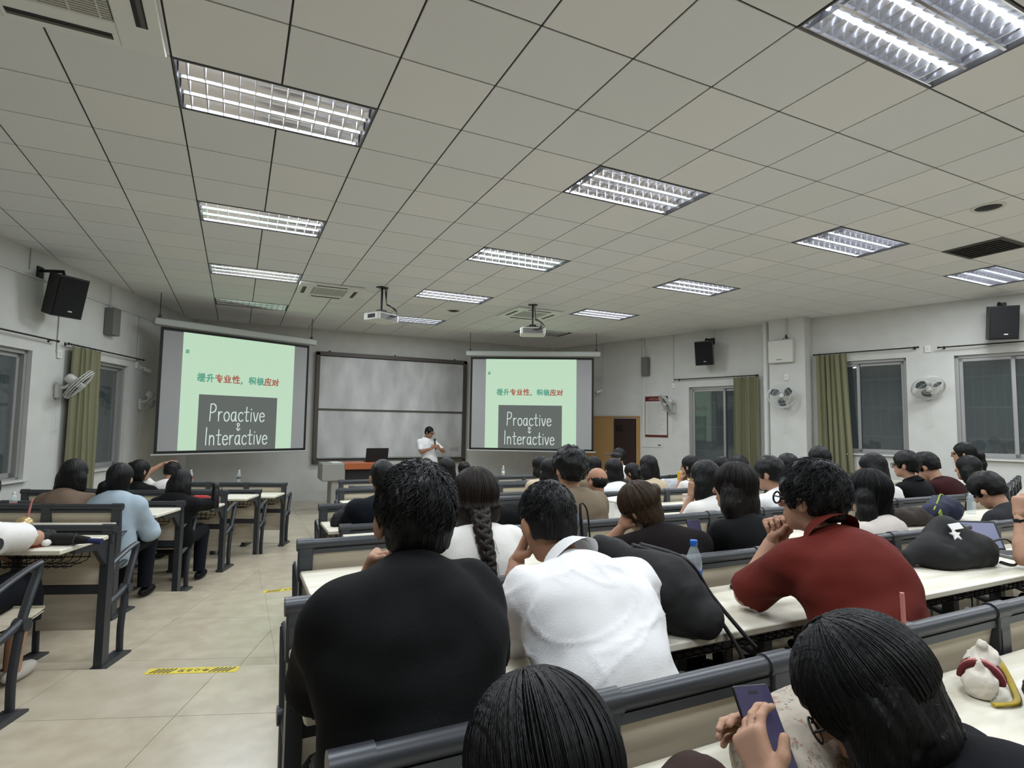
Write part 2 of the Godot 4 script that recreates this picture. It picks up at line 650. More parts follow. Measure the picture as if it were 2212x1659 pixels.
func build_lamps() -> void:
	var fr := MB.new()
	for s in [-1, 1]:
		fr.bx(0, 0.03, s * 0.2925, 1.2, 0.07, 0.012, 0.002)
		fr.bx(s * 0.5925, 0.03, 0, 0.012, 0.07, 0.573, 0.002)
	fr.bx(0, 0.115, 0, 1.2, 0.01, 0.6)
	for s in [-1, 1]:
		fr.bx(0, 0.09, s * 0.294, 1.2, 0.05, 0.008)
		fr.bx(s * 0.594, 0.09, 0, 0.008, 0.05, 0.58)
	var frame_mesh := fr.mesh()
	var trough := MB.new()
	trough.sheet(func(a: float, b: float):
		var t: float = b * 2.0 - 1.0
		return Vector3((a - 0.5) * 1.16, 0.10 - 0.085 * pow(absf(t), 2.0), t * 0.093), 2, 12)
	var trough_mesh := trough.mesh()
	var spine := MB.new().extrude(Transform3D(Basis(Vector3.BACK, Vector3.UP, Vector3.RIGHT), Vector3(-0.58, 0, 0)), PackedVector2Array([Vector2(-0.008, 0.0), Vector2(0.008, 0.0), Vector2(0.003, 0.056), Vector2(-0.003, 0.056)]), 0, 1.16).mesh()
	var blade := MB.new().extrude(T(0, 0, 0, 90), PackedVector2Array([Vector2(-0.09, 0.002), Vector2(0.09, 0.002), Vector2(0.088, 0.02), Vector2(0.04, 0.042), Vector2(0, 0.048), Vector2(-0.04, 0.042), Vector2(-0.088, 0.02)]), -0.0028, 0.0028).mesh()
	var tube := MB.new().tube([Vector3(-0.57, 0, 0), Vector3(0.57, 0, 0)], 0.0115, 10).mesh()
	for l in lamp_cells():
		var off: bool = (l[2] == 0 or l[2] == 2) and l[3] == 3
		var where := "over the left desks"
		if l[2] == 1:
			where = "over the middle desks"
		elif l[2] == 2:
			where = "over the right desks"
		elif l[2] == 3:
			where = "beside the right wall"
		var lab := "lit recessed three-tube ceiling lamp with metal louvre, " + where
		if off:
			lab = "unlit brownish recessed lamp in the ceiling above the projection screen" if l[2] == 0 else "unlit dark recessed lamp in the ceiling behind the hanging projector"
		var t := thing("ceiling_lamp", lab, "ceiling lamp", T(l[0] + 0.6, CEIL, l[1] + 0.3), "recessed lamps in the ceiling grid")
		part(t, "housing", frame_mesh, "lamp_frame")
		var lv := "louver"
		for k in 3:
			var z := (k - 1) * 0.19
			part(t, "reflector", trough_mesh, lv, T(0, 0, z))
			part(t, "lamp_tube", tube, "tube_off" if off else "tube_glow", T(0, 0.068, z))
			for b in 12:
				part(t, "louvre_blade", blade, lv, T(-0.53 + b * 0.0964, 0.0, z))
		for k in 4:
			part(t, "louvre_spine", spine, lv, T(0, 0, (k - 1.5) * 0.19))
		if not off:
			var a := AreaLight3D.new()
			a.name = "lamp_light"
			a.area_size = Vector2(1.1, 0.5)
			a.light_energy = LAMP_ENERGY
			a.light_color = Color(0.945, 0.972, 1.0)
			a.shadow_enabled = true
			a.area_range = 25.0
			t.add_child(a, true)
			a.transform = T(0, -0.006, 0, 0, -90)

var bm := {}

func side(pts: Array, w: float, x := 0.0) -> MB:
	# a plate cut to a side profile given as (z, y), w wide along x
	var poly := PackedVector2Array()
	for p in pts:
		poly.append(p)
	return MB.new().extrude(Transform3D(Basis(Vector3(0, 0, 1), Vector3(0, 1, 0), Vector3(-1, 0, 0)), Vector3(x, 0, 0)), poly, -w / 2, w / 2)

func bar_path(m: MB, pts: Array, w: float, t: float) -> void:
	# rounded flat bar in the side plane, from (z, y) points
	var a := []
	for p in pts:
		a.append(Vector3(0, p.y, p.x))
	m.tube(a, 1.0, 8, true, Vector2(w / 2, t / 2))

func smooth2(pts: Array, n := 4) -> Array:
	var out := []
	for i in pts.size() - 1:
		var p0: Vector2 = pts[maxi(i - 1, 0)]
		var p1: Vector2 = pts[i]
		var p2: Vector2 = pts[i + 1]
		var p3: Vector2 = pts[mini(i + 2, pts.size() - 1)]
		for k in n:
			out.append(p1.cubic_interpolate(p2, p0, p3, float(k) / n))
	out.append(pts[-1])
	return out

func smooth3(pts: Array, n := 4) -> Array:
	var out := []
	for i in pts.size() - 1:
		var p0: Vector3 = pts[maxi(i - 1, 0)]
		var p1: Vector3 = pts[i]
		var p2: Vector3 = pts[i + 1]
		var p3: Vector3 = pts[mini(i + 2, pts.size() - 1)]
		for k in n:
			out.append(p1.cubic_interpolate(p2, p0, p3, float(k) / n))
	out.append(pts[-1])
	return out

func bench_meshes() -> void:
	for high in [0, 1]:
		var dy := 0.825 if high else 0.745
		var m := side([Vector2(0.034, 0), Vector2(-0.034, 0), Vector2(-0.03, 0.42), Vector2(-0.036, 0.60), Vector2(-0.024, 0.80), Vector2(-0.012, 0.86), Vector2(0.016, 0.865), Vector2(0.026, 0.80), Vector2(0.03, 0.62), Vector2(0.034, 0.42)], 0.05)
		m.bx(0, (dy + 0.855) / 2 - 0.03, 0.006, 0.066, 0.90 - dy, 0.036, 0.006)
		var br := side([Vector2(0.02, dy - 0.03), Vector2(0.34, dy - 0.03), Vector2(0.34, dy - 0.05), Vector2(0.14, dy - 0.075), Vector2(0.07, dy - 0.15), Vector2(0.02, dy - 0.20)], 0.03)
		bm["post%d" % high] = m.mesh()
		bm["bracket%d" % high] = br.mesh()
		# wire basket hung under the desk board
		var b := MB.new()
		var x0 := 0.05
		var x1 := 0.46
		for k in 10:
			var x := lerpf(x0, x1, k / 9.0)
			b.tube([Vector3(x, dy - 0.03, 0.08), Vector3(x, dy - 0.12, 0.10), Vector3(x, dy - 0.135, 0.12), Vector3(x, dy - 0.135, 0.32), Vector3(x, dy - 0.12, 0.345), Vector3(x, dy - 0.03, 0.36)], 0.0028, 4, false)
		for q in [[0.10, -0.12], [0.19, -0.137], [0.27, -0.137], [0.345, -0.12], [0.355, -0.07]]:
			b.tube([Vector3(x0 - 0.01, dy + q[1], q[0]), Vector3(x1 + 0.01, dy + q[1], q[0])], 0.0032, 4, false)
		bm["basket%d" % high] = b.mesh()
		bm["modesty%d" % high] = MB.new().bx(0.255, (dy - 0.045 + 0.515) / 2, 0.012, 0.456, dy - 0.045 - 0.515, 0.012, 0.003).mesh()
	bm.cap = MB.new().tube([Vector3(-0.039, 0.857, 0), Vector3(0.039, 0.857, 0)], 0.0285, 14).mesh()
	bm.rail = MB.new().tube([Vector3(0, 0.857, 0), Vector3(0.51, 0.857, 0)], 0.0235, 14).bx(0.255, 0.824, 0.004, 0.446, 0.022, 0.022).mesh()
	bm.back = MB.new().sheet(func(a: float, b: float):
		return Vector3(0.034 + a * 0.442, 0.47 + b * 0.345, 0.004 - 0.035 * sin(PI * b) * 0.6), 2, 8).sheet(func(a: float, b: float):
		return Vector3(0.034 + a * 0.442, 0.47 + b * 0.345, -0.010 - 0.035 * sin(PI * b) * 0.6), 2, 8).bx(0.255, 0.47, -0.003, 0.442, 0.004, 0.014).mesh()
	# seat shell, folded up and let down
	var seat := func(fold: bool) -> ArrayMesh:
		var m := MB.new()
		for off in [0.0, 0.014]:
			m.sheet(func(a: float, b: float):
				var u: float = b * 0.40
				var dip := 0.018 * sin(PI * b) - 0.03 * maxf(0.0, b - 0.8) * 5.0 * maxf(0.0, b - 0.8)
				var p := Vector3(0.045 + a * 0.42, 0.43 - dip - off, -0.06 - u)
				if fold:
					p = Vector3(0.045 + a * 0.42, 0.20 + u * 1.04, -0.115 + dip - off - 0.05 * b)
				return p, 2, 8)
		if fold:
			m.bx(0.255, 0.20, -0.122, 0.42, 0.004, 0.014).bx(0.255, 0.617, -0.172, 0.42, 0.004, 0.014)
			m.bx(0.045, 0.41, -0.142, 0.004, 0.40, 0.020).bx(0.465, 0.41, -0.142, 0.004, 0.40, 0.020)
		else:
			m.bx(0.255, 0.423, -0.06, 0.42, 0.014, 0.004).bx(0.255, 0.44, -0.46, 0.42, 0.014, 0.004)
		return m.mesh()
	bm.seat_up = seat.call(true)
	bm.seat_down = seat.call(false)
	var arm := MB.new()
	bar_path(arm, smooth2([Vector2(-0.02, 0.615), Vector2(-0.14, 0.655), Vector2(-0.25, 0.685), Vector2(-0.335, 0.70)]), 0.042, 0.024)
	bar_path(arm, smooth2([Vector2(-0.325, 0.695), Vector2(-0.315, 0.64), Vector2(-0.275, 0.55), Vector2(-0.235, 0.45)]), 0.032, 0.05)
	bm.arm = arm.mesh()
	var leg := MB.new()
	bar_path(leg, smooth2([Vector2(-0.235, 0.45), Vector2(-0.215, 0.33), Vector2(-0.195, 0.18), Vector2(-0.20, 0.02)]), 0.032, 0.046)
	bar_path(leg, [Vector2(-0.01, 0.375), Vector2(-0.12, 0.40), Vector2(-0.245, 0.445)], 0.04, 0.04)
	leg.tube([Vector3(-0.03, 0.425, -0.235), Vector3(0.03, 0.425, -0.235)], 0.032, 12)
	bm.leg = leg.mesh()
	bm.foot = side([Vector2(0.045, 0), Vector2(-0.27, 0), Vector2(-0.275, 0.012), Vector2(-0.21, 0.035), Vector2(-0.02, 0.03), Vector2(0.045, 0.02)], 0.075).mesh()

func bench(label: String, at: Transform3D, seats: int, high: bool, down := [], group := "rows of desks with folding seats", bare := false) -> Node3D:
	var t := thing("desk_row", label, "desk row", at, group)
	var h := 1 if high else 0
	var dy := 0.825 if high else 0.745
	var L := seats * 0.51
	var d := MB.new()
	d.bx(L / 2, dy - 0.014, 0.262, L + 0.05, 0.028, 0.445, 0.007)
	part(t, "desktop", d, "desk")
	part(t, "beam", MB.new().bx(L / 2, 0.485, 0.0, L, 0.055, 0.04, 0.004), "frame")
	for i in seats + 1:
		var x := T(i * 0.51)
		part(t, "post", bm["post%d" % h], "frame", x)
		part(t, "desk_bracket", bm["bracket%d" % h], "frame", x)
		part(t, "rail_cap", bm.cap, "frame", x)
		part(t, "armrest", bm.arm, "frame", x)
		part(t, "seat_leg", bm.leg, "frame", x)
		part(t, "foot_plate", bm.foot, "frame", x)
	for i in seats:
		var x := T(i * 0.51)
		part(t, "rail", bm.rail, "frame", x)
		part(t, "back_panel", bm.back, "panel", x)
		part(t, "front_panel", bm["modesty%d" % h], "panel", x)
		part(t, "seat", bm.seat_down if i in down else bm.seat_up, "panel", x)
		if not bare:
			part(t, "wire_basket", bm["basket%d" % h], "wire", x)
	return t

const RAILS := [1.02, 1.94, 2.88, 3.87, 4.90, 5.93, 6.92, 7.98, 8.85]
const TROW := [0, 0, 0, 1, 1, 2, 2, 3, 3]
const LEFT_C := [2.85, 3.88, 4.82, 5.76, 6.66, 7.56, 8.42]
const LEFT_END := [-0.98, -0.69, -0.81, -0.44, -0.08, 0.29, 0.65]
const LROW := [0, 1, 1, 2, 2, 3, 3]

func left_row(i: int, mirror := false) -> Transform3D:
	# rail line of a wing row, origin at its aisle end; x along the row to the right
	var a := deg_to_rad(20.0)
	var x: float = LEFT_END[i]
	var z: float = -(LEFT_C[i] - sin(a) * x) / cos(a)
	if mirror:
		return Transform3D(Basis(Vector3(cos(a), 0, -sin(a)), Vector3.UP, Vector3(sin(a), 0, cos(a))), Vector3(6.9 - x, TIER[LROW[i]], z))
	return Transform3D(Basis(Vector3(cos(a), 0, sin(a)), Vector3.UP, Vector3(-sin(a), 0, cos(a))), Vector3(x, TIER[LROW[i]], z))

func build_benches() -> void:
	bench_meshes()
	var labels := [
		"desk row whose desk carries a floral bag and a white plush toy",
		"desk row with a black tote bag and a blue-capped water bottle on its desk",
		"desk row with a blue backpack and a brown coat on its desk",
		"desk row with a white cup bag and a dark backpack on its desk",
		"desk row with a crumpled black bag at the aisle end of its desk",
		"desk row with a yellow box and a white parcel on its desk",
		"desk row just behind the bench with the small clear bottle, facing the whiteboard",
		"desk row two behind the lectern, in the middle block",
		"foremost middle desk row with a small clear bottle on its rail"]
	var xs := [0.20, 0.20, 0.32, 0.67, 0.67, 1.14, 1.14, 1.45, 1.45]
	var ns := [12, 12, 12, 11, 11, 9, 9, 8, 8]
	var down := [[0, 1, 3], [1, 3, 4, 6, 9], [3, 5, 6, 9, 10, 11], [0, 4, 9, 10], [4, 6, 7, 8], [2, 4, 7], [2, 7], [3], []]
	for i in 9:
		bench(labels[i], T(xs[i], TIER[TROW[i]], -RAILS[i]), ns[i], i in [3, 5, 7], down[i], "rows of desks with folding seats", i > 4)
	var ll := [
		"left wing desk row of the person in the white t-shirt, behind the cup and umbrella",
		"left wing desk row with an iced drink and a folded umbrella on its desk",
		"left wing desk row behind the taupe sweater and blue hoodie",
		"left wing desk row facing the taupe sweater and blue hoodie",
		"left wing desk row with a red bag and a dark thermos on its desk",
		"left wing desk row with an empty desk, one behind the two small bottles",
		"foremost left wing desk row with two small bottles on its rail"]
	var ld := [[2, 3], [], [1, 2], [2, 3], [1], [1], []]
	for i in 7:
		bench(ll[i], left_row(i) * T(-4 * 0.51), 4, i in [1, 3, 5], ld[i], "rows of desks with folding seats", false)
	for i in 6:
		var f := left_row(i, true)
		bench("right wing desk row near the windows, behind the middle block's end" if i > 0 else "right wing desk row of the ponytailed person in white", f * T(-0.7 if i == 0 else 0.0), 4, i in [1, 3, 5], [0, 1] if i == 0 else [], "rows of desks with folding seats", true)

# ---- flat print drawn from strokes
func stroke(im: Image, pts: Array, o: Vector2, s: Vector2, w: float, c: Color) -> void:
	for i in pts.size() - 1:
		var a: Vector2 = o + Vector2(pts[i][0], pts[i][1]) * s
		var b: Vector2 = o + Vector2(pts[i + 1][0], pts[i + 1][1]) * s
		var n := maxi(1, int(a.distance_to(b) / maxf(0.6, w * 0.25)))
		for k in n + 1:
			var p := a.lerp(b, float(k) / n)
			im.fill_rect(Rect2i(int(p.x - w / 2), int(p.y - w / 2), maxi(1, int(w)), maxi(1, int(w))), c)

const HAN := {
	"ti": [[[10, 28], [38, 28]], [[25, 8], [25, 85], [14, 80]], [[8, 60], [40, 48]], [[48, 10], [88, 10], [88, 40], [48, 40], [48, 10]], [[48, 25], [88, 25]], [[42, 52], [96, 52]], [[68, 52], [68, 88]], [[68, 70], [90, 70]], [[52, 64], [44, 94]], [[50, 82], [65, 92], [96, 92]]],
	"sheng": [[[55, 12], [20, 25]], [[8, 50], [92, 50]], [[35, 22], [35, 60], [20, 92]], [[68, 10], [68, 92]]],
	"zhuan": [[[15, 22], [85, 22]], [[8, 45], [92, 45]], [[48, 5], [38, 62], [80, 62], [55, 80]], [[40, 75], [70, 95]]],
	"ye": [[[38, 10], [38, 85]], [[62, 10], [62, 85]], [[15, 30], [25, 65]], [[85, 30], [74, 65]], [[5, 88], [95, 88]]],
	"xing": [[[22, 8], [22, 92]], [[8, 30], [14, 50]], [[32, 28], [38, 42]], [[55, 10], [45, 40]], [[48, 28], [92, 28]], [[50, 55], [90, 55]], [[70, 8], [70, 90]], [[42, 90], [98, 90]]],
	"comma": [[[18, 78], [22, 84], [12, 98]]],
	"ji": [[[40, 10], [15, 20]], [[8, 35], [48, 35]], [[28, 15], [28, 92]], [[28, 40], [8, 70]], [[28, 40], [48, 60]], [[56, 15], [92, 15], [92, 50], [56, 50], [56, 15]], [[66, 60], [52, 88]], [[80, 60], [95, 88]]],
	"ji2": [[[8, 32], [42, 32]], [[25, 8], [25, 92]], [[25, 36], [8, 68]], [[25, 40], [42, 60]], [[48, 15], [85, 15], [72, 45], [92, 45], [75, 75], [50, 92]], [[58, 15], [55, 50], [42, 90]], [[58, 45], [96, 92]]],
	"ying": [[[50, 5], [55, 15]], [[15, 20], [92, 20]], [[18, 20], [15, 60], [5, 92]], [[35, 40], [42, 65]], [[52, 35], [58, 62]], [[85, 38], [70, 82]], [[25, 90], [96, 90]]],
	"dui": [[[8, 25], [45, 25], [30, 60], [8, 88]], [[12, 42], [46, 85]], [[50, 38], [96, 38]], [[80, 8], [80, 90], [68, 84]], [[58, 52], [66, 66]]],
	"xiao": [[[50, 8], [50, 92], [40, 86]], [[25, 35], [10, 70]], [[72, 35], [92, 68]]],
	"xin": [[[18, 45], [10, 75]], [[34, 35], [38, 80], [55, 90], [78, 88], [80, 70]], [[48, 15], [60, 35]], [[75, 35], [90, 60]]],
	"tai": [[[50, 8], [22, 42], [80, 40]], [[68, 25], [85, 48]], [[25, 55], [78, 55], [78, 92], [25, 92], [25, 55]]],
	"jie": [[[15, 10], [15, 92]], [[15, 12], [36, 14], [26, 34], [38, 50], [22, 60]], [[68, 8], [44, 42]], [[68, 8], [96, 42]], [[58, 48], [56, 70], [46, 92]], [[78, 48], [78, 92]]]}

# one-line hand lettering, x and y from 0 (baseline up)
const HAND := {
	"P": [0.62, [[[0.1, 0], [0.14, 1.0]], [[0.14, 1.0], [0.4, 1.0], [0.55, 0.82], [0.48, 0.6], [0.3, 0.5], [0.13, 0.5]]]],
	"r": [0.42, [[[0.08, 0.55], [0.1, 0]], [[0.1, 0.35], [0.2, 0.52], [0.36, 0.54]]]],
	"o": [0.52, [[[0.26, 0.55], [0.1, 0.45], [0.05, 0.25], [0.14, 0.04], [0.3, 0], [0.44, 0.14], [0.46, 0.36], [0.36, 0.52], [0.26, 0.55]]]],
	"a": [0.52, [[[0.42, 0.5], [0.24, 0.55], [0.08, 0.42], [0.06, 0.16], [0.18, 0.0], [0.34, 0.1], [0.42, 0.5]], [[0.42, 0.55], [0.42, 0.08], [0.5, 0.0]]]],
	"c": [0.46, [[[0.42, 0.46], [0.26, 0.55], [0.1, 0.42], [0.07, 0.2], [0.18, 0.02], [0.32, 0.0], [0.44, 0.08]]]],
	"t": [0.44, [[[0.22, 0.88], [0.2, 0.12], [0.28, 0.0], [0.38, 0.04]], [[0.04, 0.56], [0.4, 0.58]]]],
	"i": [0.22, [[[0.1, 0.55], [0.1, 0.0]], [[0.11, 0.74], [0.13, 0.76]]]],
	"v": [0.46, [[[0.04, 0.55], [0.22, 0.0], [0.42, 0.55]]]],
	"e": [0.5, [[[0.06, 0.3], [0.44, 0.32], [0.4, 0.48], [0.26, 0.55], [0.1, 0.44], [0.06, 0.22], [0.16, 0.02], [0.32, 0.0], [0.46, 0.1]]]],
	"I": [0.26, [[[0.13, 1.0], [0.1, 0.0]]]],
	"n": [0.52, [[[0.08, 0.55], [0.08, 0.0]], [[0.08, 0.38], [0.22, 0.54], [0.36, 0.5], [0.42, 0.32], [0.42, 0.0]]]]}

func write_hand(im: Image, text: String, x0: float, x1: float, base: float, h: float, w: float, c: Color) -> void:
	var total := 0.0
	for ch in text:
		total += HAND[ch][0] + 0.06
	var s := (x1 - x0) / total
	var x := x0
	for ch in text:
		for st in HAND[ch][1]:
			var q := []
			for p in st:
				q.append(Vector2(p[0], -p[1]))
			var sm := smooth2(q, 5)
			var arr := []
			for p in sm:
				arr.append([p.x, p.y])
			stroke(im, arr, Vector2(x, base), Vector2(s, h), w, c)
		x += (HAND[ch][0] + 0.06) * s

func slide_texture() -> ImageTexture:
	var im := Image.create(820, 812, false, Image.FORMAT_RGB8)
	var g := Color(0.78, 0.84, 0.77)
	im.fill(g)
	var teal := Color(0.36, 0.60, 0.53)
	var red := Color(0.68, 0.36, 0.30)
	var row := [["ti", teal], ["sheng", teal], ["zhuan", red], ["ye", red], ["xing", red], ["comma", teal], ["ji", teal], ["ji2", teal], ["ying", red], ["dui", red]]
	for k in row.size():
		for st in HAN[row[k][0]]:
			stroke(im, st, Vector2(100 + k * 60.5, 272), Vector2(0.56, 0.62), 8.0, row[k][1])
	im.fill_rect(Rect2i(20, 118, 22, 26), teal)
	im.fill_rect(Rect2i(26, 124, 5, 5), g)
	im.fill_rect(Rect2i(34, 132, 5, 6), g)
	var box := Color(0.36, 0.355, 0.36)
	im.fill_rect(Rect2i(120, 422, 572, 390), box)
	var chalk := Color(0.86, 0.86, 0.86)
	write_hand(im, "Proactive", 192, 604, 606, 118, 7.0, chalk)
	write_hand(im, "Interactive", 172, 632, 776, 120, 7.0, chalk)
	stroke(im, [[400, 640], [392, 628], [402, 620], [412, 630], [408, 642], [398, 640], [402, 664]], Vector2.ZERO, Vector2.ONE, 5.0, chalk)
	stroke(im, [[390, 660], [403, 676], [416, 660]], Vector2.ZERO, Vector2.ONE, 5.0, chalk)
	return ImageTexture.create_from_image(im)

func build_screen(called_label: String, a: Vector3, b: Vector3, tex: ImageTexture, tint: Color) -> void:
	var x := (b - a).normalized()
	var f := Transform3D(Basis(x, Vector3.UP, x.cross(Vector3.UP)), a)
	f.origin.y = 0
	var t := thing("projection_screen", called_label, "projection screen", f, "hanging projection screens")
	var W := a.distance_to(b)
	part(t, "screen_cloth", MB.new().bx(W / 2, 2.225, 0, W - 0.08, 2.03, 0.006), "screen_cloth")
	var bo := MB.new()
	bo.bx(W / 2, 3.255, 0, W, 0.05, 0.008).bx(W / 2, 1.20, 0, W, 0.045, 0.008).bx(0.02, 2.225, 0, 0.045, 2.09, 0.008).bx(W - 0.02, 2.225, 0, 0.045, 2.09, 0.008)
	part(t, "black_border", bo, "screen_black")
	part(t, "case", MB.new().bx(W / 2 + 0.02, 3.36, -0.02, W + 0.28, 0.13, 0.13, 0.03), "screen_case")
	part(t, "bottom_bar", MB.new().tube([Vector3(-0.05, 1.165, 0), Vector3(W + 0.05, 1.165, 0)], 0.016, 8), "screen_case")
	for q in [-0.02, W + 0.06]:
		part(t, "hanger", MB.new().bx(q, 3.44, -0.02, 0.04, 0.06, 0.05, 0.005).tube([Vector3(q, 3.46, -0.02), Vector3(q, CEIL, -0.02)], 0.006, 6), "rod")
	if not mats.has("slide"):
		var m := mat("slide", Color(0.25, 0.25, 0.25), 0.9, 0.0, 0.1)
		m.emission_enabled = true
		m.emission_texture = tex
		m.emission_operator = BaseMaterial3D.EMISSION_OP_MULTIPLY
		m.emission = tint
		m.emission_energy_multiplier = SLIDE
	var pic := MB.new()
	pic.face([Vector3(0.35, 3.235, 0.005), Vector3(2.40, 3.235, 0.005), Vector3(2.40, 1.225, 0.005), Vector3(0.35, 1.225, 0.005)], Vector3.BACK, [Vector2(0, 0), Vector2(1, 0), Vector2(1, 1), Vector2(0, 1)])
	part(t, "screen_picture", pic, "slide", Transform3D(), "projected pale green slide with red and green Chinese heading and chalk words")
	var al := AreaLight3D.new()
	al.name = "screen_light"
	al.area_size = Vector2(2.0, 1.9)
	al.light_energy = 0.22 * SLIDE
	al.light_color = Color(0.72, 1.0, 0.74)
	al.area_range = 25.0
	al.shadow_enabled = true
	t.add_child(al, true)
	al.transform = T(1.37, 2.25, 0.03, 180)

const SLIDE := 1.0

func build_board() -> void:
	var t := thing("whiteboard", "large two-part greyish whiteboard in a dark frame on the front wall", "whiteboard", T(1.55, 0, FZ))
	var W := 3.62
	var fr := MB.new()
	fr.bx(W / 2, 3.29, 0.05, W, 0.09, 0.10, 0.008).bx(W / 2, 0.86, 0.05, W, 0.09, 0.10, 0.008).bx(0.045, 2.07, 0.05, 0.09, 2.5, 0.10, 0.008).bx(W - 0.045, 2.07, 0.05, 0.09, 2.5, 0.10, 0.008)
	part(t, "frame", fr, "board_frame")
	part(t, "upper_panel", MB.new().bx(W / 2, 2.64, 0.045, W - 0.18, 1.19, 0.03, 0.004), "whiteboard")
	part(t, "lower_panel", MB.new().bx(W / 2, 1.48, 0.03, W - 0.18, 1.13, 0.03, 0.004), "whiteboard")
	part(t, "middle_rail", MB.new().bx(W / 2, 2.035, 0.06, W - 0.18, 0.035, 0.04, 0.006), "board_frame")
	part(t, "pen_tray", MB.new().bx(W / 2, 0.945, 0.075, W - 0.2, 0.03, 0.06, 0.006), "board_trim")
	var im := Image.create(160, 60, false, Image.FORMAT_RGB8)
	im.fill(Color(0.62, 0.62, 0.61))
	rng.seed = 31
	for r in 3:
		for k in 11:
			if r == 0 and k < 2:
				continue
			stroke(im, [[0, rng.randf() * 9], [9, rng.randf() * 9], [rng.randf() * 9, 9]], Vector2(8 + k * 13, 6 + r * 18), Vector2.ONE, 2.0, Color(0.34, 0.34, 0.34))
	var m := mat("board_writing", Color(1, 1, 1), 0.3)
	m.albedo_texture = ImageTexture.create_from_image(im)
	part(t, "small_writing", MB.new().face_up([Vector3(3.22, 1.17, 0.0475), Vector3(3.46, 1.17, 0.0475), Vector3(3.46, 1.08, 0.0475), Vector3(3.22, 1.08, 0.0475)]), "board_writing")
	for k in 3:
		part(t, "hook", MB.new().bx(0.3 + k * 1.5, 3.35, 0.03, 0.03, 0.04, 0.03, 0.004), "rod")

func build_lectern() -> void:
	var t := thing("lectern", "wide grey lectern with an orange front ledge and a dark front panel", "lectern", T(1.53, 0, -11.75))
	part(t, "side_block", MB.new().bx(0.20, 0.78, 0, 0.44, 0.34, 0.62, 0.02), "lectern_stone")
	part(t, "pedestal", MB.new().bx(0.30, 0.31, 0, 0.26, 0.62, 0.5, 0.01), "lectern_stone")
	part(t, "side_block", MB.new().bx(1.46, 0.78, 0, 0.44, 0.34, 0.62, 0.02), "lectern_stone")
	part(t, "pedestal", MB.new().bx(1.36, 0.31, 0, 0.26, 0.62, 0.5, 0.01), "lectern_stone")
	part(t, "ledge", MB.new().bx(0.83, 0.89, 0.02, 0.86, 0.125, 0.60, 0.008), "orange_wood")
	part(t, "front_panel", MB.new().bx(0.83, 0.48, 0.16, 0.82, 0.70, 0.03, 0.005), "black_plastic")
	var l := thing("laptop", "open black laptop standing on the lectern", "laptop", T(2.60, 0.953, -11.80, 4))
	part(l, "base", MB.new().bx(0, 0.010, -0.06, 0.40, 0.02, 0.27, 0.006), "black_plastic")
	part(l, "lid", MB.new().bx(0, 0.135, 0, 0.46, 0.27, 0.012, 0.005), "black_plastic", T(0, 0.015, 0.09, 0, 10))
	var p := thing("paper_stack", "small stack of white paper on the grey lectern end", "papers", T(1.78, 0.951, -11.72, 12))
	part(p, "sheets", MB.new().bx(0, 0.006, 0, 0.21, 0.012, 0.29, 0.001), "paper")

func projector(label: String, at: Vector3, yaw: float) -> void:
	var t := thing("projector", label, "projector", T(at.x, at.y, at.z, yaw), "ceiling projectors")
	part(t, "body", MB.new().bx(0, 0, 0, 0.44, 0.13, 0.34, 0.025), "pale_plastic")
	part(t, "lens", MB.new().lathe(T(0.10, 0.0, -0.165, 0, -90), [Vector2(0.0, 0.03), Vector2(0.038, 0.03), Vector2(0.045, 0.0), Vector2(0.045, -0.02)], 16), "black_plastic")
	part(t, "side_vent", MB.new().bx(0.221, 0, 0.02, 0.004, 0.075, 0.2, 0.001).bx(-0.221, 0, 0.02, 0.004, 0.06, 0.16, 0.001), "grille_dark")
	part(t, "rear_panel", MB.new().bx(0, 0.0, 0.171, 0.34, 0.09, 0.004, 0.001), "grey_plastic")
	var h := CEIL - at.y
	part(t, "pole", MB.new().tube([Vector3(0, 0.12, 0), Vector3(0, h, 0)], 0.018, 10), "black_plastic")
	part(t, "ceiling_plate", MB.new().bx(0, h - 0.006, 0, 0.16, 0.012, 0.12, 0.003), "black_plastic")
	var br := MB.new().bx(0, 0.10, 0, 0.12, 0.05, 0.12, 0.008)
	for k in [[-1, -1], [1, -1], [1, 1], [-1, 1]]:
		br.tube([Vector3(k[0] * 0.04, 0.10, k[1] * 0.04), Vector3(k[0] * 0.14, 0.066, k[1] * 0.11)], 0.009, 6)
	part(t, "bracket", br, "rod")
	for k in 3:
		var o := 0.03 * k
		var pts := smooth3([Vector3(0.03, h, 0.02 + o), Vector3(0.05, h * 0.5, 0.05), Vector3(0.04 + o, 0.20, 0.08), Vector3(0.14 + o, 0.14 - o, 0.16), Vector3(0.10, 0.02, 0.22), Vector3(0.0 + o, 0.02, 0.18)], 5)
		part(t, "cable", MB.new().tube(pts, 0.006, 6), "black_plastic")

